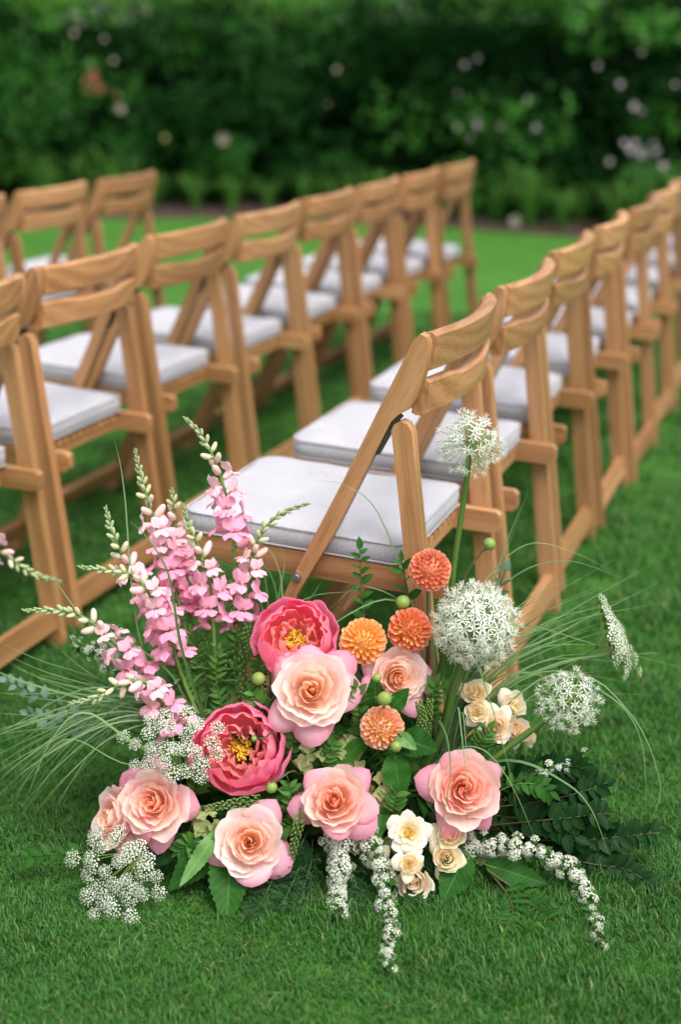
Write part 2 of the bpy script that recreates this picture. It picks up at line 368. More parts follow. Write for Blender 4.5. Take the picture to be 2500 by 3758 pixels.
me_blossom = b.mesh('blossom', [m_blossom])
for (x, y, s, c) in [(278, 250, .055, 0), (515, 320, .062, 0), (240, 90, .03, 0), (1070, 150, .03, 1), (1100, 135, .026, 1), (775, 160, .032, 0),
                     (1055, 215, .026, 1), (1100, 287, .042, 1), (1052, 294, .026, 1), (1084, 317, .026, 1), (1153, 292, .026, 1), (1235, 294, .038, 1), (1215, 228, .026, 1), 
                     (1378, 152, .03, 1), (1428, 195, .032, 1), (1478, 255, .040, 1), (1460, 245, .03, 1), (1438, 330, .038, 1), (1452, 345, .036, 1), (1480, 352, .05, 1), (1505, 330, .034, 1), (1512, 348, .036, 1),
                     (1528, 382, .036, 1), (1404, 372, .036, 1), (170, 78, .024, 0), (262, 140, .026, 0), (1478, 120, .022, 1), (755, 240, .022, 0), (1555, 195, .024, 1), (380, 318, .034, 2), (1462, 330, .03, 1)]:
    X = at(x, y, 11).x; P = at(x, y, hedge_y(X) - .22); 
    for _ in range(2): P = at(x, y, hedge_y(P.x) - .22)
    col = [(.46, .34, .34), (.46, .38, .45), (.34, .38, .09)][c]
    obj('blossom', me_blossom, hedge, Matrix.Translation(-Vector(hedge.location)) @ frame(P, facing(P, random.uniform(-.3, .3), random.uniform(-.3, .3)), random.random() * 6, s * random.uniform(.6, .95)), col)
m_dead = leaf_mat('withered_leaves', (.20, .07, .03), (.32, .13, .06), .2)
for k in range(14):
    P = at(225 + random.gauss(0, 18), 192 + random.gauss(0, 12), 11.9); P = at(225 + random.gauss(0, 20), 192 + random.gauss(0, 12), hedge_y(P.x) - .2)
    V, F, Pv = leaf_patch(.06, .035); obj('withered_leaf', mesh('withered_leaf', V, F, m_dead, Pv), hedge, Matrix.Translation(-Vector(hedge.location)) @ frame(P, facing(P), random.random() * 6))

def strap_plant(px, dy, h, n, label, group, yellow=False):
    X = at(px, 480, 10.8).x; P = Vector((X, bed_y(X) + dy, .04)); t = thing('strap_leaf_plant', label, 'plant', P, group)
    for k in range(n):
        a = random.uniform(0, 6.283); hh = h * random.uniform(.6, 1.05); sp = random.uniform(.25, .85) * h; d = Vector((math.cos(a), math.sin(a), 0))
        V, F, Pv = ribbon([d * .03, d * sp * .35 + Vector((0, 0, hh * .75)), d * sp * .75 + Vector((0, 0, hh)), d * sp * 1.15 + Vector((0, 0, hh * .72))], .022, 8)
        obj('leaf', mesh('strap_leaf', V, F, M_STRAP, Pv), t)
for px, dy, h, n, lab in [(30, .30, .46, 34, 'strap leaved plant at the hedge foot by the left picture edge'), (200, .30, .50, 38, 'strap leaved plant behind the far left chair row'), (130, .45, .40, 26, 'smaller strap leaved plant between two larger ones at far left'),
                          (420, .25, .30, 26, 'low strap leaved clump right of the far left chair row'), (600, .35, .26, 22, 'low leafy clump at hedge foot left of the middle'), (880, .30, .34, 24, 'strap leaved clump behind the middle chair row'),
                          (1090, .3, .46, 30, 'strap leaved plant just right of the farthest middle row chair'), (1215, .2, .42, 38, 'broad strap leaved plant in the bed between the two rows'), (1440, .25, .44, 34, 'strap leaved plant behind the right hand chair row'), (1330, .5, .3, 20, 'small strap leaved plant in dark gap of the bed'), (1540, .3, .4, 26, 'strap leaved plant at the right picture edge'), (310, .2, .30, 26, 'low strap leaved clump behind the end of the far left row'), (510, .22, .30, 26, 'low strap leaved clump under the left pink blossom'), (700, .2, .28, 24, 'low strap leaved clump left of the picture middle'), (790, .25, .32, 24, 'strap leaved clump behind the tallest middle chair backs'), (980, .22, .34, 24, 'strap leaved clump hidden behind the farthest middle chairs'), (1150, .25, .34, 26, 'strap leaved clump left of the broad plant in the bed'), (1280, .2, .28, 22, 'low strap leaved clump right of the broad plant in the bed'), (1380, .2, .32, 24, 'low strap leaved clump left of the right hand chair backs')]:
    strap_plant(px, dy, h, n, lab, 'strap leaved plants along the hedge foot')
P = at(1195, 512, 10.4); 
V = []; b = MB()
bm = bmesh.new(); bmesh.ops.create_icosphere(bm, subdivisions=2, radius=1)
for v in bm.verts: v.co *= 1 + .14 * math.sin(v.co.x * 3 + 1) * math.cos(v.co.y * 4)
me = bpy.data.meshes.new('pale_stone'); bm.to_mesh(me); bm.free(); me.materials.append(plain('pale_stone', (.24, .23, .17), .8))
o = obj('pale_stone', me, None, Matrix.Translation((P.x, bed_y(P.x) + .12, .05)) @ Matrix.Diagonal((.05, .05, .06, 1))); tag(o, 'small pale stone in the mulch bed right of the middle row', 'stone')
# trees beyond the hedge, just showing over its top
m_bark = plain('bark', (.10, .075, .055), .9, var=.4, scale=12)
def tree(x, y, h, rad, label):
    t = thing('broadleaf_tree', label, 'tree', (x, y, 0), 'trees beyond the hedge')
    b = MB(); b.add(*tube([(0, 0, 0), (.05, 0, h * .25), (-.05, .05, h * .55)], .16, .07, 8, 8))
    for k in range(5): a = k * 1.26; b.add(*tube([(0, 0, h * .3), (math.cos(a) * rad * .4, math.sin(a) * rad * .4, h * .45), (math.cos(a) * rad * .7, math.sin(a) * rad * .7, h * .62)], .06, .02, 6, 6))
    obj('trunk', b.mesh('trunk', [m_bark]), t)
    lv, lf, lp = leaf_patch(1, .6, 3, 4, .3, .2); lv = np.array(lv); Vs = []; n = 3000
    cl = [Vector(RNG.normal(0, 1, 3)).normalized() * random.uniform(.3, 1) for _ in range(30)]
    for k in range(n):
        c = random.choice(cl); p = c + Vector(RNG.normal(0, .17, 3)); P = Vector((p.x * rad, p.y * rad, h * .50 + p.z * h * .46)); z = Vector(RNG.normal(0, 1, 3)).normalized(); x_ = z.orthogonal().normalized()
        Mx = np.array([list(x_), list(z.cross(x_)), list(z)]).T * random.uniform(.09, .16); Vs.append(lv @ Mx.T + np.array(P))
    F = np.concatenate([np.array(lf) + k * len(lv) for k in range(n)])
    tag(obj('crown', mesh('crown', np.concatenate(Vs).tolist(), F.tolist(), M_SUNLIT_TONE, np.tile(np.array(lp), (n, 1))), t), kind='stuff')
for k, (x, y, h, r, lab) in enumerate([(-4.2, 19, 4.6, 2.0, 'bright green tree beyond the hedge at the left'), (-.6, 21, 5.0, 2.2, 'bright green tree beyond the hedge near the middle'), (3.6, 20, 4.8, 2.1, 'bright green tree beyond the hedge at the right'), (-2.3, 23, 4.4, 2.3, 'bright green tree beyond the hedge between left and middle'), (1.4, 23, 4.4, 2.3, 'bright green tree beyond the hedge between middle and right'), (5.6, 22, 4.6, 2.3, 'bright green tree beyond the hedge at the far right')]): tree(x, y, h, r, lab)

# ------------------------------------------------------------------ folding chairs
CH_YAW = R(19.3677); CH0 = Vector((-.0901, 2.3145, 0)); UD = Vector((math.cos(CH_YAW), -math.sin(CH_YAW), 0)); WD = Vector((math.sin(CH_YAW), math.cos(CH_YAW), 0))
CW = .442     # width over the legs; local x = to the rear, local y = along the row, z up
_off = [0]
def solid(bm, name, mat, axis, bev=.004, seg=2, smooth_angle=None):
    """bevel, then store grain coordinates with the long axis first"""
    if bev: bmesh.ops.bevel(bm, geom=[e for e in bm.edges if e.calc_face_angle(0) > .5], offset=bev, segments=seg, profile=.6, affect='EDGES', clamp_overlap=True)
    bmesh.ops.recalc_face_normals(bm, faces=bm.faces)
    me = bpy.data.meshes.new(name); bm.to_mesh(me); bm.free(); me.materials.append(mat)
    a = Vector(axis).normalized(); x = Vector((0, 1, 0)) if abs(a.y) < .8 else Vector((1, 0, 0)); x = (x - a * x.dot(a)).normalized(); y = a.cross(x); _off[0] += 1
    g = [(v.co.dot(a) + _off[0] * .37, v.co.dot(x) + _off[0] * .11, v.co.dot(y) + .03) for v in me.vertices]
    t = me.attributes.new('gr', 'FLOAT_VECTOR', 'POINT'); t.data.foreach_set('vector', np.array(g, np.float32).ravel())
    me.polygons.foreach_set('use_smooth', [True] * len(me.polygons)); me.update()
    try: me.set_sharp_from_angle(angle=R(32))
    except Exception: pass
    return me
def prism_xz(name, poly, y0, y1, axis, bev=.004, mat=None):
    bm = bmesh.new(); a = [bm.verts.new((x, y0, z)) for x, z in poly]; b = [bm.verts.new((x, y1, z)) for x, z in poly]; n = len(poly)
    bm.faces.new(a); bm.faces.new(b[::-1])
    for i in range(n): bm.faces.new((a[i], b[i], b[(i + 1) % n], a[(i + 1) % n]))
    return solid(bm, name, mat or M_WOOD, axis, bev)
def barbox(name, p0, p1, wv, hv, axis, bev=.003, mat=None):
    """box from p0 to p1 with half extents vectors wv, hv"""
    bm = bmesh.new(); p0, p1, wv, hv = map(Vector, (p0, p1, wv, hv))
    vs = [bm.verts.new(p + wv * i + hv * j) for p in (p0, p1) for i, j in ((-1, -1), (1, -1), (1, 1), (-1, 1))]
    for f in ((0, 1, 2, 3), (4, 5, 6, 7), (0, 1, 5, 4), (1, 2, 6, 5), (2, 3, 7, 6), (3, 0, 4, 7)): bm.faces.new([vs[i] for i in f])
    return solid(bm, name, mat or M_WOOD, axis, bev)
def slat(name, z0, z1, lean, sag, th, wavy):
    """curved back slat between the posts"""
    bm = bmesh.new(); rows = []; n = 18
    for i in range(n):
        f = i / (n - 1); y = .024 + (CW - .048) * f; s = sag * (1 - (2 * f - 1) ** 2)
        top = z1 - (wavy * (1 - min(1, max(0, (abs(2 * f - 1) - .38) / .22))) if wavy else 0)
        sec = []
        for k, (d, z) in enumerate([(-th * .5, z0 + .004), (-th * .2, z0), (th * .2, z0), (th * .5, z0 + .004), (th * .55, (z0 + top) * .5), (th * .5, top - .005), (th * .2, top), (-th * .2, top), (-th * .5, top - .005)]):
            sec.append(bm.verts.new((.222 + lean * (z - .69) + s + d, y, z)))
        rows.append(sec)
    m = len(rows[0])
    for i in range(n - 1):
        for k in range(m): bm.faces.new((rows[i][k], rows[i + 1][k], rows[i + 1][(k + 1) % m], rows[i][(k + 1) % m]))
    bm.faces.new(rows[0][::-1]); bm.faces.new(rows[-1])
    return solid(bm, name, M_WOOD, (0, 1, 0), 0)
def chair_parts():
    T = .025; L = []
    fr = lambda z: .203 * 0 + (-.006 + .503 * (z - .341) + 0)          # front edge of the post
    post = [(fr(0), 0.0), (fr(0) + .040, 0.0), (.023, .348), (.045, .385), (.084, .452), (.158, .601), (.180, .645), (.192, .657), (.211, .668), (.223, .690), (.235, .731), (.240, .772), (.236, .782), (.226, .786), (.217, .778), (.162, .668), (.101, .544), (.024, .395), (-.003, .341)]
    leg = [(.166 + .0 + .078, 0.0), (.166 + .118, 0.0), (.236, .435), (.221, .571), (.2145, .630), (.207, .643), (.196, .647), (.185, .641), (.1805, .630), (.188, .568), (.201, .448)]
    ax = (.45, 0, .9)
    for y in (0, CW - T):
        L.append(('back_post', prism_xz('back_post', post, y, y + T, ax, .0045)))
        L.append(('rear_leg', prism_xz('rear_leg', leg, y, y + T, (-.1, 0, 1), .0045)))
    for y in (T + .003, CW - T - .003 - .022):
        rail = [(-.215, .383), (-.207, .376), (.258, .349), (.267, .356), (.268, .383), (.260, .390), (-.205, .418), (-.214, .412)]
        L.append(('seat_rail', prism_xz('seat_rail', rail, y, y + .022, (1, 0, -.06), .004)))
    L.append(('top_slat', slat('top_slat', .724, .785, .12, .026, .025, 0)))
    L.append(('lower_slat', slat('lower_slat', .653, .711, .12, .026, .023, .007)))
    zr = lambda x: .4045 - .06 * x - .017                               # seat plane below the cushion
    for x, nm in ((-.18, 'seat_crossbar'), (.165, 'seat_crossbar')):
        L.append((nm, barbox(nm, (x, T + .025, zr(x) - .012), (x, CW - T - .025, zr(x) - .012), (.014, 0, 0), (0, 0, .012), (0, 1, 0))))
    y0 = T + .030; n = 11; pit = (CW - 2 * y0) / n
    sl = barbox('seat_slat', (-.20, 0, zr(-.20) + .0065), (.187, 0, zr(.187) + .0065), (0, pit * .39, 0), (0, 0, .0058), (1, 0, 0), .002)
    for k in range(n): L.append(('seat_slat', sl, Matrix.Translation((0, y0 + pit * (k + .5), 0))))
    L.append(('floor_stretcher', barbox('floor_stretcher', (.262, T, .066), (.262, CW - T, .066), (.010, 0, .001), (-.003, 0, .024), (0, 1, 0))))
    L.append(('floor_stretcher', barbox('floor_stretcher', (-.127, T, .066), (-.127, CW - T, .066), (.009, 0, -.005), (.012, 0, .022), (0, 1, 0))))
    b = MB(); b.add(*tube([(0, -.003, 0), (0, .003, 0)], .0085, .0075, 14)); b.add(*tube([(0, -.0055, 0), (0, -.003, 0)], .004, .0045, 6)); mb = b.mesh('bolt', [M_METAL], False)
    for y in (0.0, CW): L.append(('bolt', mb, Matrix.Translation((.019, y, .371)) @ (Matrix.Identity(4) if y == 0 else Matrix.Rotation(math.pi, 4, 'Z'))))
    hg = prism_xz('hinge', [(.150, .590), (.158, .588), (.186, .640), (.196, .652), (.190, .657), (.178, .648)], .006, .019, (1, 0, 0), .001, M_DARKMETAL)
    L.append(('hinge', hg, Matrix.Identity(4))); L.append(('hinge', hg, Matrix.Translation((0, CW - T, 0))))
    return L
PARTS = chair_parts()
def rounded_rect(x0, x1, y0, y1, rf, rr, n=7):
    """outline, corner radius rf at the front (x0) and rr at the rear"""
    pts = []
    for cx, cy, r, a0 in ((x0 + rf, y1 - rf, rf, 90), (x0 + rf, y0 + rf, rf, 180), (x1 - rr, y0 + rr, rr, 270), (x1 - rr, y1 - rr, rr, 0)):
        for k in range(n): a = R(a0 + 90 * k / (n - 1)); pts.append((cx + r * math.cos(a), cy + r * math.sin(a)))
    out = []
    for i in range(len(pts)):
        p, q = pts[i], pts[(i + 1) % len(pts)]; m = max(1, int(math.hypot(q[0] - p[0], q[1] - p[1]) / .03))
        out += [(p[0] + (q[0] - p[0]) * k / m, p[1] + (q[1] - p[1]) * k / m) for k in range(m)]
    return out
def cushion_mesh(seed):
    r = random.Random(seed); O = rounded_rect(-.206, .188, .031, .411, .035, .018); cx, cy = -.01, .221; V = []; P = []
    prof = [(0, -.019), (.6, -.020), (.93, -.019), (.985, -.0165), (1, -.012), (1.006, 0), (1, .012), (.985, .0165), (.95, .0195), (.85, .0225), (.6, .0245), (.3, .025)]
    ph = [r.uniform(0, 6) for _ in range(6)]
    for s, z in prof:
        for (x, y) in O:
            X, Y = cx + (x - cx) * s, cy + (y - cy) * s
            d = .0036 * math.sin(X * 19 + ph[0]) * math.sin(Y * 15 + ph[1]) + .0016 * math.sin(X * 47 + ph[2] + Y * 30)
            V.append((X, Y, z + (d if z > .01 else 0))); P.append((s, z, 0))
    n = len(O); F = grid_faces(n, len(prof), True); V.append((cx, cy, .025)); P.append((0, 0, 0)); l = (len(prof) - 1) * n
    F += [(l + i, l + (i + 1) % n, len(V) - 1) for i in range(n)]; F.append(tuple(range(n))[::-1])
    me = mesh('cushion_body', V, F, M_FABRIC, P)
    loop = [Vector((cx + (x - cx) * 1.001, cy + (y - cy) * 1.001, 0)) for x, y in O]; b = MB()
    for z in (.0165, -.0165):
        b.add(*tube([p + Vector((0, 0, z)) for p in loop + [loop[0]]], .0017, .0017, 6))
    return me, b.mesh('piping', [M_FABRIC])
CUSH = [cushion_mesh(k) for k in range(3)]
ROWNAME = {1: 'right hand row', 2: 'middle row', 3: 'far left row'}
ORD = ['first', 'second', 'third', 'fourth', 'fifth', 'sixth', 'seventh', 'eighth', 'ninth']
def chair(row, k, u, w, dyaw=0.0):
    P = CH0 + UD * u + WD * w; rz = -CH_YAW + R(dyaw)
    extra = ', beside the flowers' if (row, k) == (1, 0) else ''
    nearest = {1: 'nearest the camera', 2: 'from the left picture edge', 3: 'from the left picture edge'}[row]
    lab = f'wooden folding chair, {ORD[k]} in the {ROWNAME[row]} {nearest}' if not extra else 'front wooden folding chair of the right hand row, behind the flowers'
    t = thing('folding_chair', lab, 'chair', P, 'wooden folding chairs set out in rows', rz)
    posts = []; tone = random.uniform(.86, 1.06); tone = (min(1.05, tone * 1.0), tone * random.uniform(.95, 1.02), tone * random.uniform(.88, 1.05))
    for p in PARTS:
        par = posts[0 if p[2].translation.y < .2 else 1] if p[0] in ('bolt', 'hinge') else t
        o = obj(p[0], p[1], par, p[2] if len(p) > 2 else None, tone)
        if p[0] == 'back_post': posts.append(o)
    a, b = CUSH[(k + row) % 3]
    c = bpy.data.objects.new('seat_cushion', a); COL.objects.link(c)
    c.matrix_basis = Matrix.Translation(P) @ Matrix.Rotation(rz, 4, 'Z') @ Matrix.Translation((-.01 * 0 + random.uniform(-.004, .004), random.uniform(-.003, .003), .4265)) @ Matrix.Rotation(R(3.5), 4, 'Y')
    tag(c, (f'pale grey piped seat cushion on the {ORD[k]} chair of the {ROWNAME[row]}' if not extra else 'pale grey piped seat cushion on the front chair behind the flowers'), 'cushion', 'pale grey seat cushions')
    obj('piping', b, c)
for k, w in enumerate([0, .51, 1.05, 1.56, 2.045, 2.54, 3.05, 3.56, 4.07]): chair(1, k, [0, 0, -.012, -.005, .008, 0, 0, 0, 0][k], w, random.uniform(-1.3, 1.3) if k else 0)
for k, (u, w) in enumerate([(-.955, -.02), (-.97, .50), (-.995, 1.07), (-.98, 1.58), (-.98, 2.08), (-.965, 2.57), (-.955, 3.05), (-.94, 3.52)]): chair(2, k, u, w, random.uniform(-1.6, 1.6))
for k, (u, w) in enumerate([(-1.97, 1.56), (-1.96, 2.08), (-1.94, 2.59)]): chair(3, k, u, w, random.uniform(-1, 1))

# ------------------------------------------------------------------ flower arrangement: base and shared leaf/stem materials
M_STEM = plain('green_stem', (.070, .150, .022), .5, .1)
M_STEM_DARK = plain('brown_green_stem', (.075, .065, .022), .55)
M_LEAF = leaf_mat('garden_leaf', (.010, .060, .006), (.034, .135, .014), .22, .5, spec=.12)
M_LEAF_MID = leaf_mat('mid_green_leaf', (.030, .110, .014), (.085, .210, .035), .28, .5, spec=.2)
M_LEAF_LIGHT = leaf_mat('fresh_leaf', (.08, .21, .045), (.15, .31, .08), .3, .45)
M_LEAF_DARK = leaf_mat('glossy_dark_leaf', (.003, .020, .004), (.010, .045, .008), .10, .45, spec=.08)
M_LEAF_GREY = leaf_mat('grey_green_leaf', (.07, .16, .10), (.13, .24, .16), .2, .5)
FOAM = Vector((-.03, 2.135, .05))
def foam():
    t = thing('flower_tray', 'low dark tray of soaked foam hidden under the flowers', 'tray', (FOAM.x, FOAM.y, 0))
    bm = bmesh.new(); bmesh.ops.create_cube(bm, size=1); bmesh.ops.scale(bm, vec=(.24, .10, .06), verts=bm.verts); bmesh.ops.translate(bm, vec=(0, 0, .047), verts=bm.verts)
    bmesh.ops.bevel(bm, geom=bm.edges[:], offset=.012, segments=2, affect='EDGES'); me = bpy.data.meshes.new('foam_block'); bm.to_mesh(me); bm.free(); me.materials.append(plain('wet_foam', (.012, .035, .014), .9)); obj('foam_block', me, t)
    b = MB(); O = rounded_rect(-.135, .135, -.062, .062, .03, .03)
    V = []
    for s, z in ((.9, .004), (1, .010), (1.04, .045), (1.0, .045), (.96, .012), (.5, .011)): V += [(x * s, y * s, z) for x, y in O]
    F = grid_faces(len(O), 6, True); F.append(tuple(range(len(O)))[::-1]); obj('dish', mesh('dish', V, F, plain('black_plastic', (.015, .015, .015), .5)), t)
foam()
def bez(p, t):
    a, b, c, d = p; s = 1 - t
    return tuple(s ** 3 * a[i] + 3 * s * s * t * b[i] + 3 * s * t * t * c[i] + t ** 3 * d[i] for i in (0, 1))
def sstep(a, b, x): t = min(1, max(0, (x - a) / (b - a))); return t * t * (3 - 2 * t)
def petal(name, mat, prof, phi, nu=7, nv=7, tip=.22, ruff=0, spiral=.03, point=0, roll=0, seed=0, base=.4, notch=0):
    """one petal as a patch bent round the flower's axis; prof = four (radius, height) control points"""
    r_ = random.Random(seed); V = []; P = []; ph = r_.uniform(0, 6); ph2 = r_.uniform(0, 6); asy = r_.uniform(-.12, .12)
    for j in range(nv):
        v = j / (nv - 1)
        for i in range(nu):
            u = -1 + 2 * i / (nu - 1); ve = v * (1 - tip * abs(u) ** 2.4 - notch * math.exp(-(u * 5) ** 2) + asy * u * .3)
            r, z = bez(prof, ve); k = sstep(.45, 1, v)
            w = phi * (base + (1 - base) * math.sin(min(1, ve * 1.35) * math.pi / 2)); a = u * w
            r += ruff * k * math.sin(u * 5.2 + ph) + ruff * .6 * k * math.sin(u * 11 + ph2) + spiral * u
            z += ruff * .8 * k * math.cos(u * 6.1 + ph2)
            r += point * k * (1 - abs(u)) ** 1.3 - roll * .4 * k * u * u; z -= roll * k * u * u
            V.append((r * math.cos(a), r * math.sin(a), z)); P.append((u, v, 0))
    return mesh(name, V, grid_faces(nu, nv), mat, P)
def lerp(a, b, t): return a + (b - a) * t
def lerpc(a, b, t): return tuple(lerp(x, y, t) for x, y in zip(a, b))
M_ROSE = petal_mat('rose_petal', (1.0, .60, .26), .70, (1.0, .86, .86), .22, .50, .20)
M_PEONY = petal_mat('peony_petal', (1.0, .40, .26), .40, (1.0, .55, .66), .18, .45, .16)
M_ROSE_OUT = petal_mat('rose_outer_petal', (1.0, .78, .60), .35, (.92, .30, .48), .85, .50, .16, rim_pow=2.2)
def rose_set(seed, n_in, n_out, open_=1.0, mat=None):
    """petals of a rose of unit radius: (mesh, spin, t) inside to outside"""
    r = random.Random(seed); out = []; ang = r.uniform(0, 6)
    W = [(3, .05, .80, 1.45, .02), (4, .14, .86, 1.15, .08), (5, .27, .87, 1.0, .16), (6, .42, .82, .90, .26), (6, .56, .74, .86, .36), (6, .69, .62, .82, .50)]
    if n_in < 16: W = [(3, .06, .80, 1.4, .03), (4, .20, .86, 1.1, .10), (5, .40, .82, .95, .20), (6, .62, .70, .88, .36)]
    tot = sum(w[0] for w in W); i = 0
    for nw, r0, zz, phi, cu0 in W:
        for k in range(nw):
            t = i / (tot - 1); i += 1; r1 = r0 * r.uniform(.88, 1.14) + .01; z1 = zz + r.uniform(-.05, .05); cu = cu0 * r.uniform(.6, 1.35) * open_
            pr = [(.03 + .08 * t, 0), (r1 * .9 + .07, .05), (r1 * (1.03 - .05 * t), z1 * .72), (r1 + cu * .46, z1 + .02 - cu * .20)]
            out.append((petal('rose_petal', mat, pr, phi * r.uniform(.85, 1.15), 13, 10, .20, .008 + .034 * t, .05, .07 * t * r.random(), .09 * t, r.random(), .45, .05 * r.random()), ang + r.uniform(-.2, .2), t)); ang += 6.283 / nw
        ang += r.uniform(.4, 1.0)
    for i in range(n_out):
        t = i / max(1, n_out - 1); R1 = lerp(.94, 1.10, t) * r.uniform(.92, 1.12); z3 = lerp(.40, .08, t) * r.uniform(.6, 1.3)
        pr = [(.10, 0), (.62, .05), (.88, lerp(.62, .42, t)), (R1, z3)]
        out.append((petal('outer_petal', M_ROSE_OUT if mat is M_ROSE else mat, pr, r.uniform(.66, .92), 11, 9, .30, .020, .05, r.uniform(.16, .38), r.uniform(.34, .60), r.random(), .5), ang, 1 + t)); ang += 2.399 + r.uniform(-.15, .15)
    return out
def sepals(seed, n=5, L=.55, mat=None):
    b = MB(); r = random.Random(seed)
    for k in range(n):
        V, F, P = leaf_patch(L, .2, 3, 5, .2, .3); b.add(V, F, P, 0, Matrix.Rotation(k * 6.283 / n + r.uniform(-.2, .2), 4, 'Z') @ Matrix.Translation((0, .06, -.02)) @ Matrix.Rotation(r.uniform(-.5, .3), 4, 'X'))
    V, F, P = tube([(0, 0, -.22), (0, 0, -.12), (0, 0, .02)], .07, .16, 8); b.add(V, F, P)
    return b.mesh('sepals', [mat or M_STEM])
ME_SEPAL = sepals(1)
def flower_stem(t, P, axis, r=.0035, to=None, mat=None, bend=.10):
    """stem from the flower's back down into the foam, in the thing's own space"""
    a = Vector(axis).normalized(); Q = Vector(to) if to is not None else FOAM + Vector(((P.x - FOAM.x) * .32, random.uniform(-.03, .03), 0))
    d = (Q - P).length; L = [Vector((0, 0, 0)), -a * min(bend, d * .4), (Q - P) * .6 + Vector((0, 0, -.0)), Q - P]
    obj('stem', mesh('stem', *tube(L, r, r * 1.15, 7, 14)[:2], mat or M_STEM), t)
def rose(label, px, py, Y, rad, face, petals, cols, spin=0, name='rose', cat='rose', group=None, z0=.45):
    """cols: inner, middle, outer petal colours"""
    P = at(px, py, Y); S = size(rad * (1.04 if name == 'rose' else 1.2), P); ax = facing(P, *face); B = P - ax * (z0 * S)
    t = thing(name, label, cat, B, group); M = frame((0, 0, 0), ax, spin, S)
    for me, a, k in petals:
        c = lerpc(cols[0], cols[1], min(1, k * 1.5) ** .8) if k <= 1 else lerpc(cols[1], cols[2], min(.55, (k - .9) * .7))
        j = random.uniform(.95, 1.05); e = .05 if k <= 1 else .12
        o = obj('petal', me, t, M @ Matrix.Rotation(a, 4, 'Z') @ Matrix.Rotation(random.gauss(0, e), 4, 'Y') @ Matrix.Rotation(random.gauss(0, e), 4, 'X') @ Matrix.Scale(random.uniform(.95, 1.05), 4), tuple(min(1, x * j) for x in c))
    obj('sepals', ME_SEPAL, t, M); flower_stem(t, B, ax, .0032)
    return t
RS = [rose_set(11, 18, 6, 1, M_ROSE), rose_set(23, 17, 6, .8, M_ROSE), rose_set(37, 19, 4, .75, M_ROSE), rose_set(44, 19, 5, 1.15, M_ROSE), rose_set(92, 19, 4, .95, M_ROSE), rose_set(61, 19, 6, .9, M_ROSE), rose_set(73, 19, 5, 1.05, M_ROSE)]
PEACH = ((1.0, .60, .36), (1.0, .76, .71), (.95, .38, .53))
PEACH_PALE = ((1.0, .68, .42), (1.0, .85, .82), (.96, .46, .61))
GR = 'peach and pink garden roses'
rose('large pale peach rose just below the upper peony', 714, 1588, 2.04, 92, (-.05, .18), RS[0], PEACH_PALE, .4, group=GR)
rose('peach rose beside the allium, below the coral dahlia', 918, 1558, 2.09, 70, (.22, .0), RS[1], PEACH_PALE, 2.1, group=GR)
rose('peach rose at left with its outer petals turned to the right', 352, 1850, 1.965, 78, (-.32, .05), RS[3], PEACH, 1.0, group=GR)
rose('leftmost peach rose, turned away in profile', 266, 1880, 1.985, 74, (-1.15, .05), RS[2], PEACH, 3.0, group=GR)
rose('round peach rose lowest in the arrangement', 575, 1938, 1.93, 80, (-.04, .02), RS[4], PEACH_PALE, 4.2, group=GR)
rose('peach rose in the middle of the lower front', 768, 1843, 1.955, 80, (-.10, .16), RS[5], PEACH, 5.1, group=GR)
rose('pink edged rose at the right front above the cream spray roses', 1068, 1815, 1.965, 84, (.10, .02), RS[6], ((1.0, .58, .42), (1.0, .70, .65), (.94, .38, .53)), 2.6, group=GR)

# ---- cream spray roses
M_CREAM = petal_mat('cream_rose_petal', (1.0, .82, .48), .45, (1.0, .96, .88), .35, .48, .12)
RSP = [rose_set(51, 13, 2, .8, M_CREAM), rose_set(67, 12, 3, .9, M_CREAM), rose_set(83, 10, 3, .4, M_CREAM)]
CREAM = ((1.0, .82, .54), (1.0, .91, .70), (.99, .93, .76)); BLUSH = ((1.0, .78, .56), (1.0, .88, .74), (.98, .89, .78)); IVORY = ((1.0, .88, .62), (.99, .94, .80), (.98, .95, .85))
GS = 'cream spray roses'
for lab, x, y, Y, rd, fc, k, c in [
    ('cream spray rose at the top left of the right hand cluster', 1092, 1592, 2.10, 33, (-.2, .5), 1, CREAM), ('small cream spray rose under the top left one of the right hand cluster', 1100, 1637, 2.085, 29, (-.1, .1), 0, CREAM),
    ('open blush spray rose lowest in the right hand cluster', 1146, 1671, 2.065, 35, (.0, .1), 1, BLUSH), ('cream spray rose at the top right of the right hand cluster', 1183, 1623, 2.10, 33, (.25, .3), 0, IVORY), ('cream spray rose at the lower right of the right hand cluster', 1192, 1678, 2.09, 30, (.4, .05), 1, BLUSH),
    ('cream spray rose upper right in the bottom front cluster', 1036, 1920, 1.955, 36, (.15, .1), 0, CREAM), ('cream spray rose lower right in the bottom front cluster', 1028, 1974, 1.94, 37, (.1, .0), 1, CREAM),
    ('blush spray rose at the bottom of the front cluster', 953, 2028, 1.925, 44, (-.05, -.35), 1, BLUSH)]:
    rose(lab, x, y, Y, rd, fc, RSP[k], c, random.random() * 6, 'spray_rose', 'rose', GS)
for lab, x, y, Y, rd, fc in [('cream rosebud left of the open ivory rose', 866, 1980, 1.945, 27, (-.3, .1)), ('cream rosebud between the open ivory rose and the blush rose', 945, 1988, 1.91, 27, (.1, .0)), ('small cream rosebud right of the right hand spray rose cluster', 1222, 1697, 2.10, 17, (.9, .2))]:
    rose(lab, x, y, Y, rd, fc, RSP[2], CREAM, random.random() * 6, 'rosebud', 'rosebud', 'cream rosebuds', z0=.55)
M_ANTHER = plain('golden_anthers', (.95, .45, .04), .7, var=.5, scale=300); M_STAMEN = plain('gold_filaments', (.85, .55, .10), .6, .2)
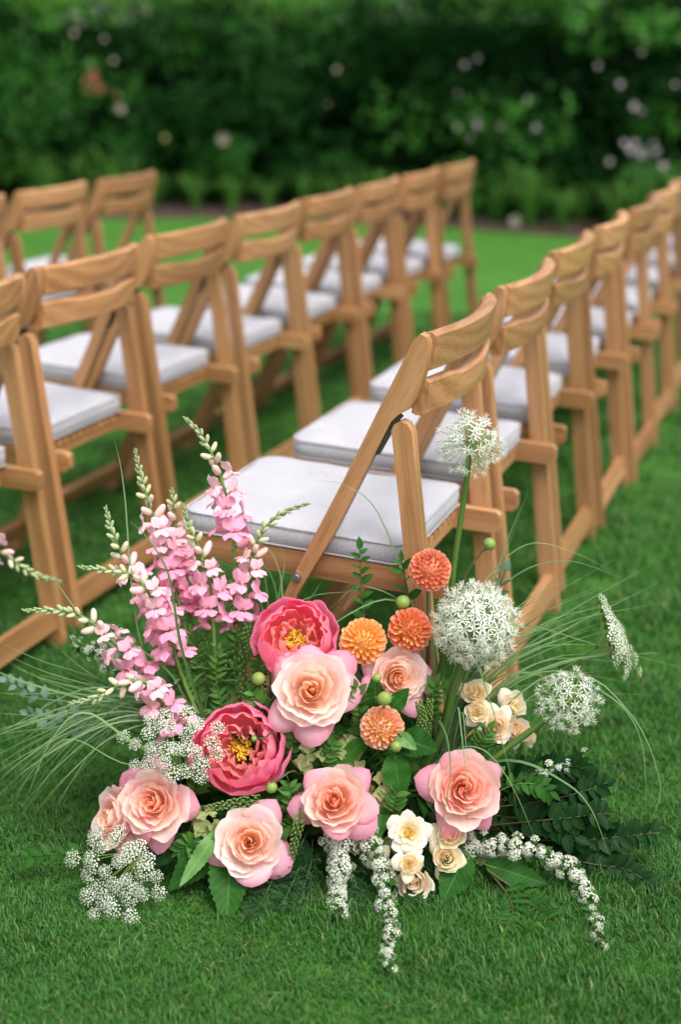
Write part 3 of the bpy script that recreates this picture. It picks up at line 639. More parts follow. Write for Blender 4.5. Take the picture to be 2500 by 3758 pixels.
def stamens(seed, n, L, spread, ra):
    r = random.Random(seed); b = MB()
    for k in range(n):
        a = r.uniform(0, 6.283); s = spread * math.sqrt(r.random()); l = L * r.uniform(.75, 1.1); p0 = Vector((s * .35 * math.cos(a), s * .35 * math.sin(a), 0)); p1 = Vector((s * math.cos(a) * 1.1, s * math.sin(a) * 1.1, l))
        V, F, P = tube([p0, (p0 + p1) * .5 + Vector((r.gauss(0, .01), r.gauss(0, .01), .02)), p1], .012, .010, 3); b.add(V, F, P, 1)
        V, F, P = tube([p1 - Vector((r.gauss(0, .02), r.gauss(0, .02), .02)), p1, p1 + Vector((r.gauss(0, .03), r.gauss(0, .03), .06))], ra, ra * .7, 5); b.add(V, F, P, 0)
    return b.mesh('stamens', [M_ANTHER, M_STAMEN])
def open_rose():
    P = at(941, 1915, 1.945); S = size(52, P); ax = facing(P, -.08, .12); B = P - ax * .3 * S; t = thing('spray_rose', 'fully open ivory rose with golden centre at the bottom front', 'rose', B, GS); M = frame((0, 0, 0), ax, 1, S); ang = 0
    for i in range(21):
        k = i / 20; r1 = lerp(.26, .75, k); pr = [(.08, 0), (r1 * .7, .02), (r1 * .98, lerp(.42, .30, k)), (r1 + lerp(.06, .32, k), lerp(.52, .18, k))]
        obj('petal', petal('open_petal', M_CREAM, pr, lerp(.85, .62, k), 7, 7, .24, .03, .03, .10 * k, .08 + .12 * k, i, .45), t, M @ Matrix.Rotation(ang, 4, 'Z'), lerpc((.95, .78, .42), (.93, .90, .78), min(1, k * 1.6))); ang += 2.4
    obj('stamens', stamens(3, 60, .30, .17, .022), t, M); obj('sepals', ME_SEPAL, t, M); flower_stem(t, B, ax, .0028)
open_rose()

# ---- peonies
def peony(label, px, py, Y, rad, face, spin, seed):
    P = at(px, py, Y); S = size(rad, P); ax = facing(P, *face); B = P - ax * .55 * S
    t = thing('peony', label, 'peony', B, 'hot pink peonies'); M = frame((0, 0, 0), ax, spin, S); r = random.Random(seed); ang = 0
    for i in range(29):
        k = i / 28
        if k < .34:   # ruffled inner petals
            q = k / .34; r1 = lerp(.30, .60, q); pr = [(.12, .0), (r1 * 1.1, .05), (r1 * 1.2, .50), (r1 * r.uniform(.70, 1.0), lerp(.84, .98, q) * r.uniform(.85, 1.08))]
            me = petal('inner_petal', M_PEONY, pr, r.uniform(.55, .75), 15, 11, .22, .065, .05, 0, .02, r.random(), .4, .16); c = lerpc((1.0, .58, .50), (1.0, .44, .46), q)
        elif k < .68:
            q = (k - .34) / .34; r1 = lerp(.64, .84, q); pr = [(.12, -.02), (r1 * 1.1, .0), (r1 * 1.38, .50), (r1 * r.uniform(.70, .92), lerp(1.02, 1.08, q) * r.uniform(.92, 1.08))]
            me = petal('middle_petal', M_PEONY, pr, r.uniform(.60, .76), 15, 11, .26, .042, .05, 0, .03, r.random(), .4, .10); c = lerpc((1.0, .36, .44), (1.0, .24, .40), q)
        else:
            q = (k - .68) / .32; r1 = lerp(.86, .98, q); pr = [(.10, -.04), (r1 * 1.0, -.10), (r1 * 1.34, lerp(.48, .40, q)), (r1 * lerp(.80, 1.14, q) * r.uniform(.92, 1.06), lerp(1.08, .72, q))]
            me = petal('guard_petal', M_PEONY, pr, r.uniform(.62, .74), 15, 11, .26, .030, .05, .02, .05, r.random(), .42, .05); c = lerpc((1.0, .20, .40), (1.0, .30, .53), q)
        obj('petal', me, t, M @ Matrix.Rotation(ang, 4, 'Z'), tuple(min(1, x * r.uniform(.94, 1.06)) for x in c)); ang += 2.399 + r.uniform(-.2, .2)
    obj('stamens', stamens(seed, 120, .40, .23, .026), t, M)
    b = MB()
    for k in range(4):
        V, F, Pv = tube([(.03 * math.cos(k * 1.57), .03 * math.sin(k * 1.57), 0), (.04 * math.cos(k * 1.57), .04 * math.sin(k * 1.57), .2), (.06 * math.cos(k * 1.57), .06 * math.sin(k * 1.57), .34)], .04, .012, 6, 6); b.add(V, F, Pv)
    obj('carpels', b.mesh('carpels', [M_STEM]), t, M); obj('sepals', ME_SEPAL, t, M); flower_stem(t, B, ax, .0042)
peony('hot pink bowl shaped peony at the top, behind the pale peach rose', 682, 1468, 2.125, 92, (.06, .42), 0, 5)
peony('hot pink open peony at left above the lowest roses', 553, 1720, 2.03, 102, (-.05, .16), 1.5, 9)

# ---- dahlias
M_DAHLIA = petal_mat('dahlia_petal', (.70, .12, .04), .75, (1.0, .80, .58), .55, .30, .05)
def scoop():
    V = []; P = []; nu, nv = 7, 5
    for j in range(nv):
        v = j / (nv - 1); rho = .20 + .26 * sstep(0, .8, v) - .05 * sstep(.85, 1, v)
        for i in range(nu):
            u = -1 + 2 * i / (nu - 1); a = u * lerp(2.0, 1.75, v); V.append((.10 - rho * math.cos(a) + .12 * (1 - u * u) * sstep(.7, 1, v), rho * math.sin(a) * 1.1, v * (1 - .42 * abs(u) ** 2.2))); P.append((u, v, 0))
    return mesh('dahlia_petal', V, grid_faces(nu, nv), M_DAHLIA, P)
ME_SCOOP = scoop()
def dahlia(label, px, py, Y, rad, face, cols, n=150, stem_px=None, close=0.0):
    P = at(px, py, Y); S = size(rad, P); ax = facing(P, *face); t = thing('dahlia', label, 'dahlia', P, 'ball dahlias'); M = frame((0, 0, 0), ax, random.random() * 6, S)
    for i in range(n):
        k = (i + .5) / n; th = 2.35 * k ** .62; ph = i * 2.39996; nrm = Vector((math.sin(th) * math.cos(ph), math.sin(th) * math.sin(ph), math.cos(th))); nrm = (nrm + Vector(RNG.normal(0, .035, 3))).normalized(); pole = Vector((0, 0, 1)) - nrm * nrm.z
        sz = lerp(.13, .34, sstep(0, .5, k)) * random.uniform(.85, 1.15); r0 = lerp(.64, .62, k) - (.10 * (1 - sstep(0, .25, k)) if not close else -.06)
        nn = (nrm + pole.normalized() * lerp(.0, .22, sstep(.1, .5, k)) * -0.6 if k > .1 else nrm).normalized()
        c = lerpc(cols[0], cols[1], sstep(.02, .3, k)); c = lerpc(c, cols[2], sstep(.35, .8, k)); j = random.uniform(.93, 1.07)
        obj('petal', ME_SCOOP, t, M @ frame(nrm * r0, nn, 0, (sz * .95, sz * .98, (1.0 - r0) * random.uniform(.88, 1.12)), pole), tuple(min(1, x * j) for x in c))
    bm = bmesh.new(); bmesh.ops.create_icosphere(bm, subdivisions=2, radius=.64); me = bpy.data.meshes.new('core'); bm.to_mesh(me); bm.free(); me.materials.append(plain('dahlia_core', tuple(x * .75 for x in cols[1]), .7)); obj('core', me, t, M)
    to = at(*stem_px) if stem_px else None; flower_stem(t, P - ax * S * .5, ax, .0032, to, M_STEM_DARK); t.children[-1].matrix_basis = Matrix.Translation(-ax * S * .5)
dahlia('coral dahlia standing highest, in front of the chair leg', 990, 1312, 2.15, 50, (.02, .32), ((.55, .12, .10), (.85, .24, .11), (.95, .44, .20)), 165, (985, 1560, 2.15), 1)
dahlia('deep coral dahlia left of the large white allium', 944, 1450, 2.12, 52, (-.02, -.05), ((.80, .45, .08), (.82, .17, .06), (.92, .33, .15)), 140)
dahlia('orange yellow dahlia beside the upper peony', 836, 1476, 2.115, 55, (-.04, .30), ((.95, .55, .10), (.96, .46, .10), (.92, .30, .07)), 150)
dahlia('pale peach dahlia under the green buds', 880, 1675, 2.03, 52, (.02, -.06), ((.85, .55, .10), (.90, .42, .25), (.96, .55, .28)), 150)

# ---- alliums
M_WHITE = petal_mat('white_petal', (.75, .85, .6), .35, trans=.3, vein=.1)
M_PALEGREEN = plain('pale_green', (.28, .42, .12), .55, .2, .2)
def star(seed, pl=.20, st=.17):
    """allium floret of unit head radius, pointing +Z, centre at the origin, its stalk running down -Z"""
    r = random.Random(seed); b = MB()
    for k in range(6):
        V, F, P = leaf_patch(pl * r.uniform(.85, 1.1), .034, 3, 4, .25, r.uniform(-.1, .45)); b.add(V, F, P, 0, Matrix.Rotation(k * 1.047 + r.uniform(-.12, .12), 4, 'Z') @ Matrix.Rotation(r.uniform(.0, .55), 4, 'X'))
    for k in range(6):
        a = k * 1.047 + .5; d = Vector((math.cos(a) * .38, math.sin(a) * .38, .9)) * st * r.uniform(.8, 1.15); V, F, P = tube([(0, 0, .01), d * .5 + Vector((0, 0, .01)), d], .0055, .0040, 3); b.add(V, F, P, 0)
        V, F, P = tube([d - Vector((.008, 0, 0)), d + Vector((.008, 0, .004))], .007, .007, 4); b.add(V, F, P, 2)
    V, F, P = tube([(0, 0, -.01), (0, 0, .015), (0, 0, .04)], .024, .012, 6); b.add(V, F, P, 1)
    V, F, P = tube([(0, 0, -.78), (0, 0, -.4), (0, 0, 0)], .007, .010, 4); b.add(V, F, P, 1)
    return b.mesh('floret', [M_WHITE, M_PALEGREEN, M_CREAMTIP])
M_CREAMTIP = plain('cream_anthers', (.80, .70, .45), .6)
STARS = [star(k) for k in range(5)]
def allium(label, px, py, Y, rad, n, stem, rs=.0048, jitter=.04):
    P = at(px, py, Y); S = size(rad, P); t = thing('allium', label, 'allium', P, 'white alliums'); d0 = (at(*stem[0]) - P).normalized()
    for i in range(n):
        z = 1 - 2 * (i + .5) / n; a = i * 2.39996; q = math.sqrt(1 - z * z); d = Vector((q * math.cos(a), q * math.sin(a), z)) + Vector(RNG.normal(0, jitter * 2, 3)); d.normalize()
        rr = .86 * random.uniform(.78, 1.08)
        if random.random() < .05: continue
        obj('floret', STARS[i % 5], t, frame(d * rr * S, d, random.random() * 6, S), (.95, .96, .92))
    bm = bmesh.new(); bmesh.ops.create_icosphere(bm, subdivisions=2, radius=.10 * S); me = bpy.data.meshes.new('core'); bm.to_mesh(me); bm.free(); me.materials.append(M_PALEGREEN); obj('core', me, t)
    obj('stem', mesh('stem', *tube([Vector((0, 0, 0))] + [at(*s) - P for s in stem], rs, rs * 1.25, 9, 16)[:2], M_STEM), t)
allium('airy white allium standing highest on a long green stem', 1084, 1020, 2.19, 82, 112, [(1074, 1108, 2.19), (1058, 1215, 2.185), (1044, 1310, 2.18), (1010, 1560, 2.16), (880, 1800, 2.13)], .0042, .07)
allium('largest dense white allium, right of the dahlias', 1096, 1438, 2.09, 104, 285, [(1062, 1540, 2.09), (1040, 1600, 2.09), (1015, 1690, 2.10), (930, 1850, 2.12)], .0062, .03)
allium('small white allium out to the right over the lawn', 1310, 1612, 2.06, 78, 108, [(1240, 1668, 2.06), (1180, 1712, 2.06), (1110, 1762, 2.06), (960, 1840, 2.10)], .0048, .05)

def frame_x(loc, x, up, s):
    x = Vector(x).normalized(); up = Vector(up); y = up.cross(x).normalized(); z = x.cross(y)
    return Matrix.Translation(loc) @ Matrix((x, y, z)).transposed().to_4x4() @ Matrix.Diagonal((s, s, s, 1))
def frame_y(loc, y, up, s=1.0):
    y = Vector(y).normalized(); x = y.cross(Vector(up)); x = x.normalized() if x.length > 1e-4 else y.orthogonal().normalized(); z = x.cross(y)
    return Matrix.Translation(loc) @ Matrix((x, y, z)).transposed().to_4x4() @ Matrix.Diagonal((s, s, s, 1))
# ---- snapdragons
M_SNAP = petal_mat('snapdragon_petal', (.93, .86, .72), .45, (1.0, .70, .80), .25, .34, .25)
M_CALYX = plain('calyx_green', (.17, .31, .08), .5, .15); M_SNAPSTEM = plain('snapdragon_stem', (.15, .26, .06), .5, .15)
def snap_floret(seed):
    """two lipped floret: tube along +X from the stalk, up is +Z; about one unit long"""
    r = random.Random(seed); b = MB(); V = []; P = []; N = 8
    for k, (x, rr, z) in enumerate([(0, .10, .0), (.15, .17, .0), (.38, .20, .01), (.58, .24, .02)]):
        for i in range(N): a = 6.283 * i / N; V.append((x, rr * math.cos(a), z + rr * math.sin(a))); P.append((math.cos(a), .15 + .3 * k / 3, 0))
    b.add(V, grid_faces(N, 4, True), P)
    def lobe(d, L, W, droop, up):
        V, F, P = leaf_patch(L, W, 7, 6, -.15, droop, power=1.25); ph = r.uniform(0, 6); V = [(x, y, z + .085 * sstep(.3, 1, y / L) * math.sin(x / W * 13 + ph)) for x, y, z in V]
        b.add(V, F, [(p[0], .35 + .65 * p[1], 0) for p in P], 0, frame_y((.50, d[1] * .18, .14 if d[2] > 0 else .06), d, up))
    for sg in (-1, 1): lobe((.40 + r.uniform(-.1, .1), sg * .42, .85), .66, .62, .30, (1, 0, -.3))
    for sg in (-1, 0, 1): lobe((.78 - .1 * abs(sg), sg * .72, -.22 - .25 * (sg == 0)), .56, .54, .42, (.5, 0, 1))
    for k in range(5):
        V, F, P = leaf_patch(.24, .12, 3, 4, .3, 0); b.add(V, F, P, 1, Matrix.Rotation(k * 1.2566, 4, 'X') @ Matrix.Translation((-.02, 0, .07)) @ Matrix.Rotation(-1.25, 4, 'Z') @ Matrix.Rotation(.0, 4, 'X'))
    V, F, P = tube([(-.30, 0, -.10), (-.12, 0, -.03), (.02, 0, 0)], .035, .07, 6); b.add(V, F, P, 1)
    return b.mesh('floret', [M_SNAP, M_CALYX])
def snap_bud(seed):
    b = MB(); V = []; P = []; N = 8; prof = [(0, .08), (.12, .16), (.35, .22), (.6, .23), (.85, .20), (1.0, .12), (1.06, .02)]
    for k, (x, rr) in enumerate(prof):
        for i in range(N): a = 6.283 * i / N; V.append((x, rr * math.cos(a) * .9, rr * math.sin(a) + .10 * x * x)); P.append((0, k / 6, 0))
    b.add(V, grid_faces(N, len(prof), True), P)
    for k in range(5): V, F, P = leaf_patch(.38, .2, 3, 4, .4, -.1); b.add(V, F, P, 1, Matrix.Rotation(k * 1.2566, 4, 'X') @ Matrix.Translation((0, 0, .13)) @ Matrix.Rotation(-1.5708, 4, 'Z'))
    V, F, P = tube([(-.35, 0, -.14), (-.12, 0, -.03), (.02, 0, 0)], .04, .08, 6); b.add(V, F, P, 1)
    return b.mesh('bud', [M_SNAP, M_CALYX])
SNAPF = [snap_floret(k) for k in range(4)]; SNAPB = [snap_bud(k) for k in range(2)]
def snapdragon(label, pts, bloom, fsize=.040, dens=1.0, seed=0, leaf=True):
    """pts: tip first, then down the stem; bloom: (first bud end, open start, open end) as fractions along the path from the tip"""
    r = random.Random(seed + 50); W = [at(*p) for p in pts]; base = W[-1]; t = thing('snapdragon', label, 'snapdragon', base, 'pink snapdragon spikes')
    C = catmull([w - base for w in W], 60); L = [0]
    for a, b in zip(C, C[1:]): L.append(L[-1] + (b - a).length)
    def pos(s):
        s = min(max(s, 0), L[-1] - 1e-6); i = max(k for k in range(60) if L[k] <= s); i = min(i, 58); f = (s - L[i]) / (L[i + 1] - L[i] + 1e-9); return C[i].lerp(C[i + 1], f), (C[i] - C[i + 1]).normalized()
    obj('stem', mesh('stem', *tube(C, .0012, .0040, 7)[:2], M_SNAPSTEM), t)
    s = .0; ang = r.uniform(0, 6); B0, B1, B2 = (f * L[-1] for f in bloom); k = 0
    while s < B2:
        p, tan = pos(s); ang += 2.399 + r.uniform(-.3, .3); o = tan.orthogonal().normalized(); side = Matrix.Rotation(ang, 3, tan) @ o
        side = (side + (CAMP - base).normalized() * .30).normalized(); side = (side - tan * side.dot(tan)).normalized()
        if s < B0:
            q = s / B0; sz = lerp(.0065, .016, q); d = (side * lerp(.5, .9, q) + tan * lerp(1.0, .7, q)).normalized(); c = lerpc((.20, .36, .10), (.62, .68, .34), q)
            obj('bud', SNAPB[k % 2], t, frame_x(p, d, tan, sz), c); s += lerp(.0022, .0058, q) / dens
        elif s < B1:
            q = (s - B0) / (B1 - B0); sz = lerp(.017, .028, q); d = (side * 1.0 + tan * .55).normalized(); c = lerpc((.72, .74, .42), (.93, .62, .62), q ** .8)
            obj('bud', SNAPB[k % 2], t, frame_x(p, d, tan, sz), c); s += .0090 / dens
        else:
            q = (s - B1) / (B2 - B1); sz = fsize * .96 * lerp(.70, 1.0, min(1, q * 2)) * r.uniform(.9, 1.08); d = (side + tan * r.uniform(.05, .3) + Vector((0, 0, .1))).normalized()
            c = lerpc((.97, .64, .68), (.90, .33, .54), min(1, q * 1.8)); j = r.uniform(.92, 1.08)
            obj('floret', SNAPF[k % 4], t, frame_x(p + side * .004, d, tan * .7 + Vector((0, 0, .6)), sz), tuple(min(1, x * j) for x in c)); s += .0135 / dens
        k += 1
    if leaf:
        while s < L[-1] - .02:
            p, tan = pos(s + .012); ang += 2.4; side = Matrix.Rotation(ang, 3, tan) @ tan.orthogonal().normalized(); V, F, P = leaf_patch(.045, .011, 3, 5, .3, .25)
            obj('leaf', mesh('snap_leaf', V, F, M_LEAF_LIGHT, P), t, frame(p, side.cross(tan), 0, 1, None) if False else frame_y(p, (side + tan * .5), tan)); s += .022
snapdragon('tall pink snapdragon spike in the middle of the left group, green tip upright', [(312, 1040, 2.22), (325, 1100, 2.215), (352, 1190, 2.21), (385, 1290, 2.20), (425, 1440, 2.18), (470, 1640, 2.15), (560, 1850, 2.13)], (.12, .19, .44), .038, seed=1)
snapdragon('tallest pink snapdragon, its green tip bending left before the cushion', [(428, 964, 2.24), (462, 1000, 2.235), (498, 1070, 2.23), (530, 1180, 2.22), (540, 1290, 2.20), (540, 1450, 2.18), (560, 1650, 2.15), (600, 1850, 2.13)], (.10, .16, .36), .038, seed=2)
snapdragon('pink snapdragon with upright pale buds left of the tall middle spike', [(244, 1172, 2.19), (262, 1235, 2.185), (300, 1310, 2.18), (350, 1390, 2.17), (400, 1500, 2.16), (460, 1650, 2.14), (560, 1850, 2.13)], (.11, .20, .48), .037, seed=3)
snapdragon('pink snapdragon with short green tip in front of the cushion corner', [(420, 1163, 2.17), (436, 1215, 2.17), (462, 1270, 2.17), (484, 1350, 2.17), (492, 1450, 2.16), (503, 1600, 2.15), (570, 1850, 2.13)], (.12, .18, .42), .034, seed=4)
snapdragon('pink snapdragon whose green tip points right across the chair', [(706, 1160, 2.20), (650, 1182, 2.20), (605, 1222, 2.195), (580, 1290, 2.19), (565, 1390, 2.18), (560, 1500, 2.17), (585, 1850, 2.13)], (.18, .25, .46), .037, seed=5)
snapdragon('arching pink snapdragon with green tip pointing left, full of open florets', [(186, 1305, 2.12), (240, 1312, 2.12), (305, 1325, 2.12), (355, 1385, 2.12), (395, 1480, 2.12), (440, 1610, 2.12), (560, 1850, 2.12)], (.14, .22, .50), .038, seed=6)
snapdragon('low snapdragon reaching far left with green buds over the lawn', [(58, 1405, 2.10), (110, 1405, 2.10), (180, 1415, 2.10), (255, 1470, 2.10), (310, 1540, 2.11), (400, 1660, 2.12), (560, 1850, 2.12)], (.17, .26, .50), .036, seed=7)
snapdragon('lowest snapdragon, curved, pale buds pointing left above the white umbel', [(164, 1618, 2.04), (215, 1608, 2.04), (275, 1578, 2.04), (335, 1570, 2.045), (385, 1640, 2.06), (450, 1740, 2.09), (560, 1860, 2.12)], (.16, .28, .56), .035, seed=8)
snapdragon('blurred snapdragon entering at the left picture edge, tip pointing right', [(136, 1337, 2.50), (80, 1322, 2.50), (20, 1285, 2.50), (-60, 1240, 2.50), (-160, 1300, 2.50), (-210, 1500, 2.50), (-215, 1800, 2.50)], (.12, .17, .36), .040, seed=9, leaf=False)
snapdragon('short pink snapdragon half hidden behind the tall ones', [(395, 1130, 2.24), (402, 1190, 2.24), (408, 1250, 2.235), (425, 1330, 2.22), (450, 1480, 2.19), (560, 1850, 2.14)], (.05, .10, .40), .036, seed=10)

# ---- white umbels
M_LACE = plain('lace_white', (.72, .74, .66), .6, .25, .10)
def umbellet(seed, n=44):
    r = random.Random(seed); b = MB()
    for k in range(n):
        q = math.sqrt((k + .5) / n); a = k * 2.39996; p = Vector((q * math.cos(a) + r.uniform(-.06, .06), q * math.sin(a) + r.uniform(-.06, .06), .42 * (1 - q * q) + r.uniform(-.08, .08))); nrm = Vector((p.x * .7, p.y * .7, 1)).normalized(); M = frame(p, nrm, r.uniform(0, 6), .12 * r.uniform(.7, 1.25)); V = [(0, 0, -.1)]; F = []
        for i in range(10): aa = i * .6283; rr = 1.0 if i % 2 == 0 else .55; V.append((rr * math.cos(aa), rr * math.sin(aa), .18 * (i % 2 == 0)))
        F = [(0, 1 + i, 1 + (i + 1) % 10) for i in range(10)]; b.add(V, F, None, 0, M); V, F, P = tube([(0, 0, -.75), p - Vector((0, 0, .03))], .022, .018, 3); b.add(V, F, P, 1)
    return b.mesh('umbellet', [M_LACE, M_PALEGREEN])
UMB = [umbellet(k) for k in range(4)]
def umbel(label, hub, axis, items, usize, stem, group='white lace umbels'):
    H = at(*hub); t = thing('lace_flower', label, 'lace flower', H, group); ax = Vector(axis).normalized()
    for k, (x, y, Y, s) in enumerate(items):
        P = at(x, y, Y) - H; d = (P.normalized() * .55 + ax).normalized(); S = usize * s
        obj('umbellet', UMB[k % 4], t, frame(P, d, random.random() * 6, S)); e = P - d * .72 * S
        obj('ray', mesh('ray', *tube([(0, 0, 0), e * .5 + ax * .10 * e.length, e], .0007, .0005, 4, 6)[:2], M_PALEGREEN), t)
    obj('stem', mesh('stem', *tube([Vector((0, 0, 0))] + [at(*s) - H for s in stem], .0016, .0024, 6, 12)[:2], M_STEM), t)
def disc_items(cx, cy, rx, ry, n, Y, seed, tilt=0.0, jit=9):
    r = random.Random(seed); out = []
    for k in range(n): q = math.sqrt((k + .5) / n); a = k * 2.39996; x, y = cx + rx * q * math.cos(a) + r.uniform(-jit, jit), cy + ry * q * math.sin(a) + r.uniform(-jit, jit); out.append((x, y, Y + tilt * (y - cy) + r.uniform(-.006, .006) + .02 * q * q, r.uniform(.8, 1.2)))
    return out
umbel('white lace umbel in front of the left peony', (425, 1785, 2.0), facing(at(400, 1700, 1.97), -.1, .5), disc_items(400, 1712, 112, 90, 27, 1.955, 1, -.0002, 14), .0128, [(500, 1815, 2.03), (580, 1860, 2.10)])
umbel('large white lace umbel resting on the lawn at lower left', (330, 1962, 1.96), facing(at(270, 2010, 1.9), -.35, .35), disc_items(266, 2012, 98, 114, 30, 1.885, 2, -.0001, 14), .0128, [(400, 1925, 1.99), (500, 1900, 2.08)])
umbel('white lace umbel seen from the side at far right', (1370, 1490, 2.15), (1, -.5, .3), [(1388, 1380, 2.15, .7), (1396, 1402, 2.15, .9), (1404, 1420, 2.14, 1), (1412, 1440, 2.13, 1.1), (1418, 1460, 2.12, 1.1), (1408, 1440, 2.17, 1), (1420, 1480, 2.13, 1.2), (1430, 1470, 2.15, 1.1), (1434, 1495, 2.13, 1.2), (1420, 1510, 2.12, 1.1), (1440, 1512, 2.15, 1.1), (1450, 1505, 2.17, 1), (1445, 1530, 2.14, .9), (1462, 1520, 2.16, .8), (1472, 1548, 2.16, .7), (1440, 1552, 2.13, .7), (1402, 1425, 2.19, .9), (1428, 1450, 2.18, 1), (1412, 1462, 2.10, 1.0), (1426, 1490, 2.10, 1.0), (1436, 1480, 2.19, 1)], .0165, [(1330, 1520, 2.15), (1240, 1580, 2.15), (1080, 1740, 2.14), (900, 1880, 2.13)])

# ---- spirea: arching twigs set with clusters of tiny white blossoms
M_EYE = plain('spirea_eye', (.30, .30, .06), .6)
def spirea_cluster(seed, n=21):
    r = random.Random(seed); b = MB()
    for k in range(n):
        q = math.sqrt((k + .5) / n); a = k * 2.39996; p = Vector((q * math.cos(a) * .85, q * math.sin(a) * .85, .65 * (1 - q * q) + r.uniform(-.1, .1))); nrm = Vector((p.x, p.y, .8)).normalized(); M = frame(p, nrm, r.uniform(0, 6), (.185 if seed < 3 else .15) * r.uniform(.8, 1.15))
        if r.random() < (.14 if seed < 3 else .7):
            V, F, P = tube([(0, 0, -.2), (0, 0, .25), (0, 0, .55)], .35, .2, 6); b.add(V, F, P, 2, M); continue
        for i in range(5):
            V = [(0.1, 0, 0), (.55, -.42, .10), (.98, -.22, .22), (.98, .22, .22), (.55, .42, .10)]; b.add(V, [(0, 1, 2, 3, 4)], None, 0, M @ Matrix.Rotation(i * 1.2566, 4, 'Z'))
        V = [(.24 * math.cos(i * 1.047), .24 * math.sin(i * 1.047), .12) for i in range(6)]; b.add(V, [(0, 1, 2, 3, 4, 5)], None, 1, M)
        V, F, P = tube([(0, 0, -.7), p], .03, .03, 3); b.add(V, F, P, 2)
    return b.mesh('blossom_cluster', [M_LACE, M_EYE, M_PALEGREEN], False)
SPI = [spirea_cluster(k) for k in range(4)]
ME_SMALL_LEAF = mesh('small_leaf', *leaf_patch(1, .5, 3, 5, .3, .15)[:2], M_LEAF, leaf_patch(1, .5, 3, 5, .3, .15)[2])
def spirea(label, pts, n, csize, spread, seed, start=.0, group='spirea twigs with tiny white blossoms'):
    r = random.Random(seed); W = [at(*p) for p in pts]; B = W[0]; C = catmull([w - B for w in W], 50); t = thing('spirea_twig', label, 'spirea', B, group)
    obj('twig', mesh('twig', *tube(C, .0018, .0008, 6)[:2], M_STEM_DARK), t)
    for k in range(n):
        f = lerp(start, 1, (k + r.random()) / n); f = min(1, max(0, f + .016 * math.sin(f * n * .9 + seed))); i = min(int(f * 49), 48); p = C[i]; tan = (C[i + 1] - C[i]).normalized(); side = (Matrix.Rotation(k * 2.4, 3, tan) @ tan.orthogonal().normalized()); side = (side + (CAMP - B).normalized() * .40 + Vector((0, 0, .15))).normalized()
        s = csize * r.uniform(.55, 1.15) * (1 - .35 * f); obj('blossom_cluster', SPI[3 if r.random() < f * f * .6 else k % 3], t, frame(p + side * spread * r.uniform(.1, 1.15) * (1 - .5 * f), side, r.uniform(0, 6), s))
        if r.random() < .75: obj('leaf', ME_SMALL_LEAF, t, frame_y(p, side * .8 + tan * .6 + Vector(RNG.normal(0, .4, 3)), (0, -.5, 1), r.uniform(.012, .022)))
spirea('white spirea twig hanging straight down at the bottom centre', [(760, 1900, 1.99), (778, 1945, 1.955), (785, 2000, 1.935), (782, 2055, 1.925), (775, 2105, 1.93)], 84, .0130, .026, 1, .1)
spirea('long white spirea twig trailing onto the lawn below the rosebuds', [(830, 1900, 1.99), (865, 1950, 1.95), (885, 2015, 1.92), (892, 2090, 1.89), (898, 2160, 1.86), (892, 2235, 1.835)], 84, .0115, .022, 2, .1)
spirea('white spirea twig arching out to the right and down to the lawn', [(1060, 1940, 2.0), (1130, 1950, 1.98), (1200, 1952, 1.96), (1280, 1975, 1.95), (1335, 2030, 1.93), (1368, 2100, 1.91), (1382, 2180, 1.885)], 110, .0125, .021, 3, .04)
spirea('white spirea twig pointing up right above the dark leaves', [(1180, 1800, 2.02), (1250, 1775, 2.02), (1310, 1760, 2.03), (1355, 1730, 2.04)], 22, .0095, .018, 4, .3)
spirea('out of focus white spirea sprig at left behind the snapdragons', [(330, 1620, 2.12), (270, 1545, 2.18), (220, 1500, 2.22), (160, 1480, 2.25)], 44, .0105, .024, 5, .2)
spirea('short white spirea sprig right of the hanging one', [(790, 1890, 1.99), (830, 1935, 1.97), (845, 1975, 1.95)], 24, .0100, .020, 6, .2)

# ---- green hydrangea heads, cress spikes, fern, leaves, twigs, buds
M_LIME = petal_mat('lime_floret', (.55, .60, .25), .5, trans=.3, vein=.3)
b = MB()
for k in range(4): V, F, P = leaf_patch(1, .85, 3, 4, .3, .1); b.add(V, F, P, 0, Matrix.Rotation(k * 1.5708, 4, 'Z') @ Matrix.Rotation(.25, 4, 'X'))
V, F, P = tube([(0, 0, -.1), (0, 0, .15)], .14, .08, 6); b.add(V, F, P, 1); ME_HYD = b.mesh('floret', [M_LIME, M_PALEGREEN])
def hydrangea(label, x, y, Y, rad, n, seed):
    P = at(x, y, Y); S = size(rad, P); t = thing('hydrangea', label, 'hydrangea', P, 'lime green hydrangea heads'); r = random.Random(seed); f = facing(P, 0, .25)
    for k in range(n):
        d = Vector(RNG.normal(0, 1, 3)); d = (d.normalized() + f * .75).normalized(); c = lerpc((.20, .30, .07), (.46, .52, .20), r.random())
        obj('floret', ME_HYD, t, frame(d * S * r.uniform(.8, 1.05), (d + Vector(RNG.normal(0, .3, 3))).normalized(), r.uniform(0, 6), .013 * r.uniform(.8, 1.2)), c)
    flower_stem(t, P, f, .003)
hydrangea('lime green hydrangea head beside the left peony', 712, 1722, 2.06, 62, 42, 1); hydrangea('lime green hydrangea between the lower middle roses', 885, 1812, 2.03, 52, 32, 2)
hydrangea('lime green hydrangea low between the left roses', 478, 1900, 1.99, 42, 24, 3); hydrangea('lime green hydrangea in shade under the pale peach dahlia', 800, 1740, 2.06, 45, 26, 4)
M_CRESS = plain('cress_pods', (.16, .27, .06), .55, .2, .35)
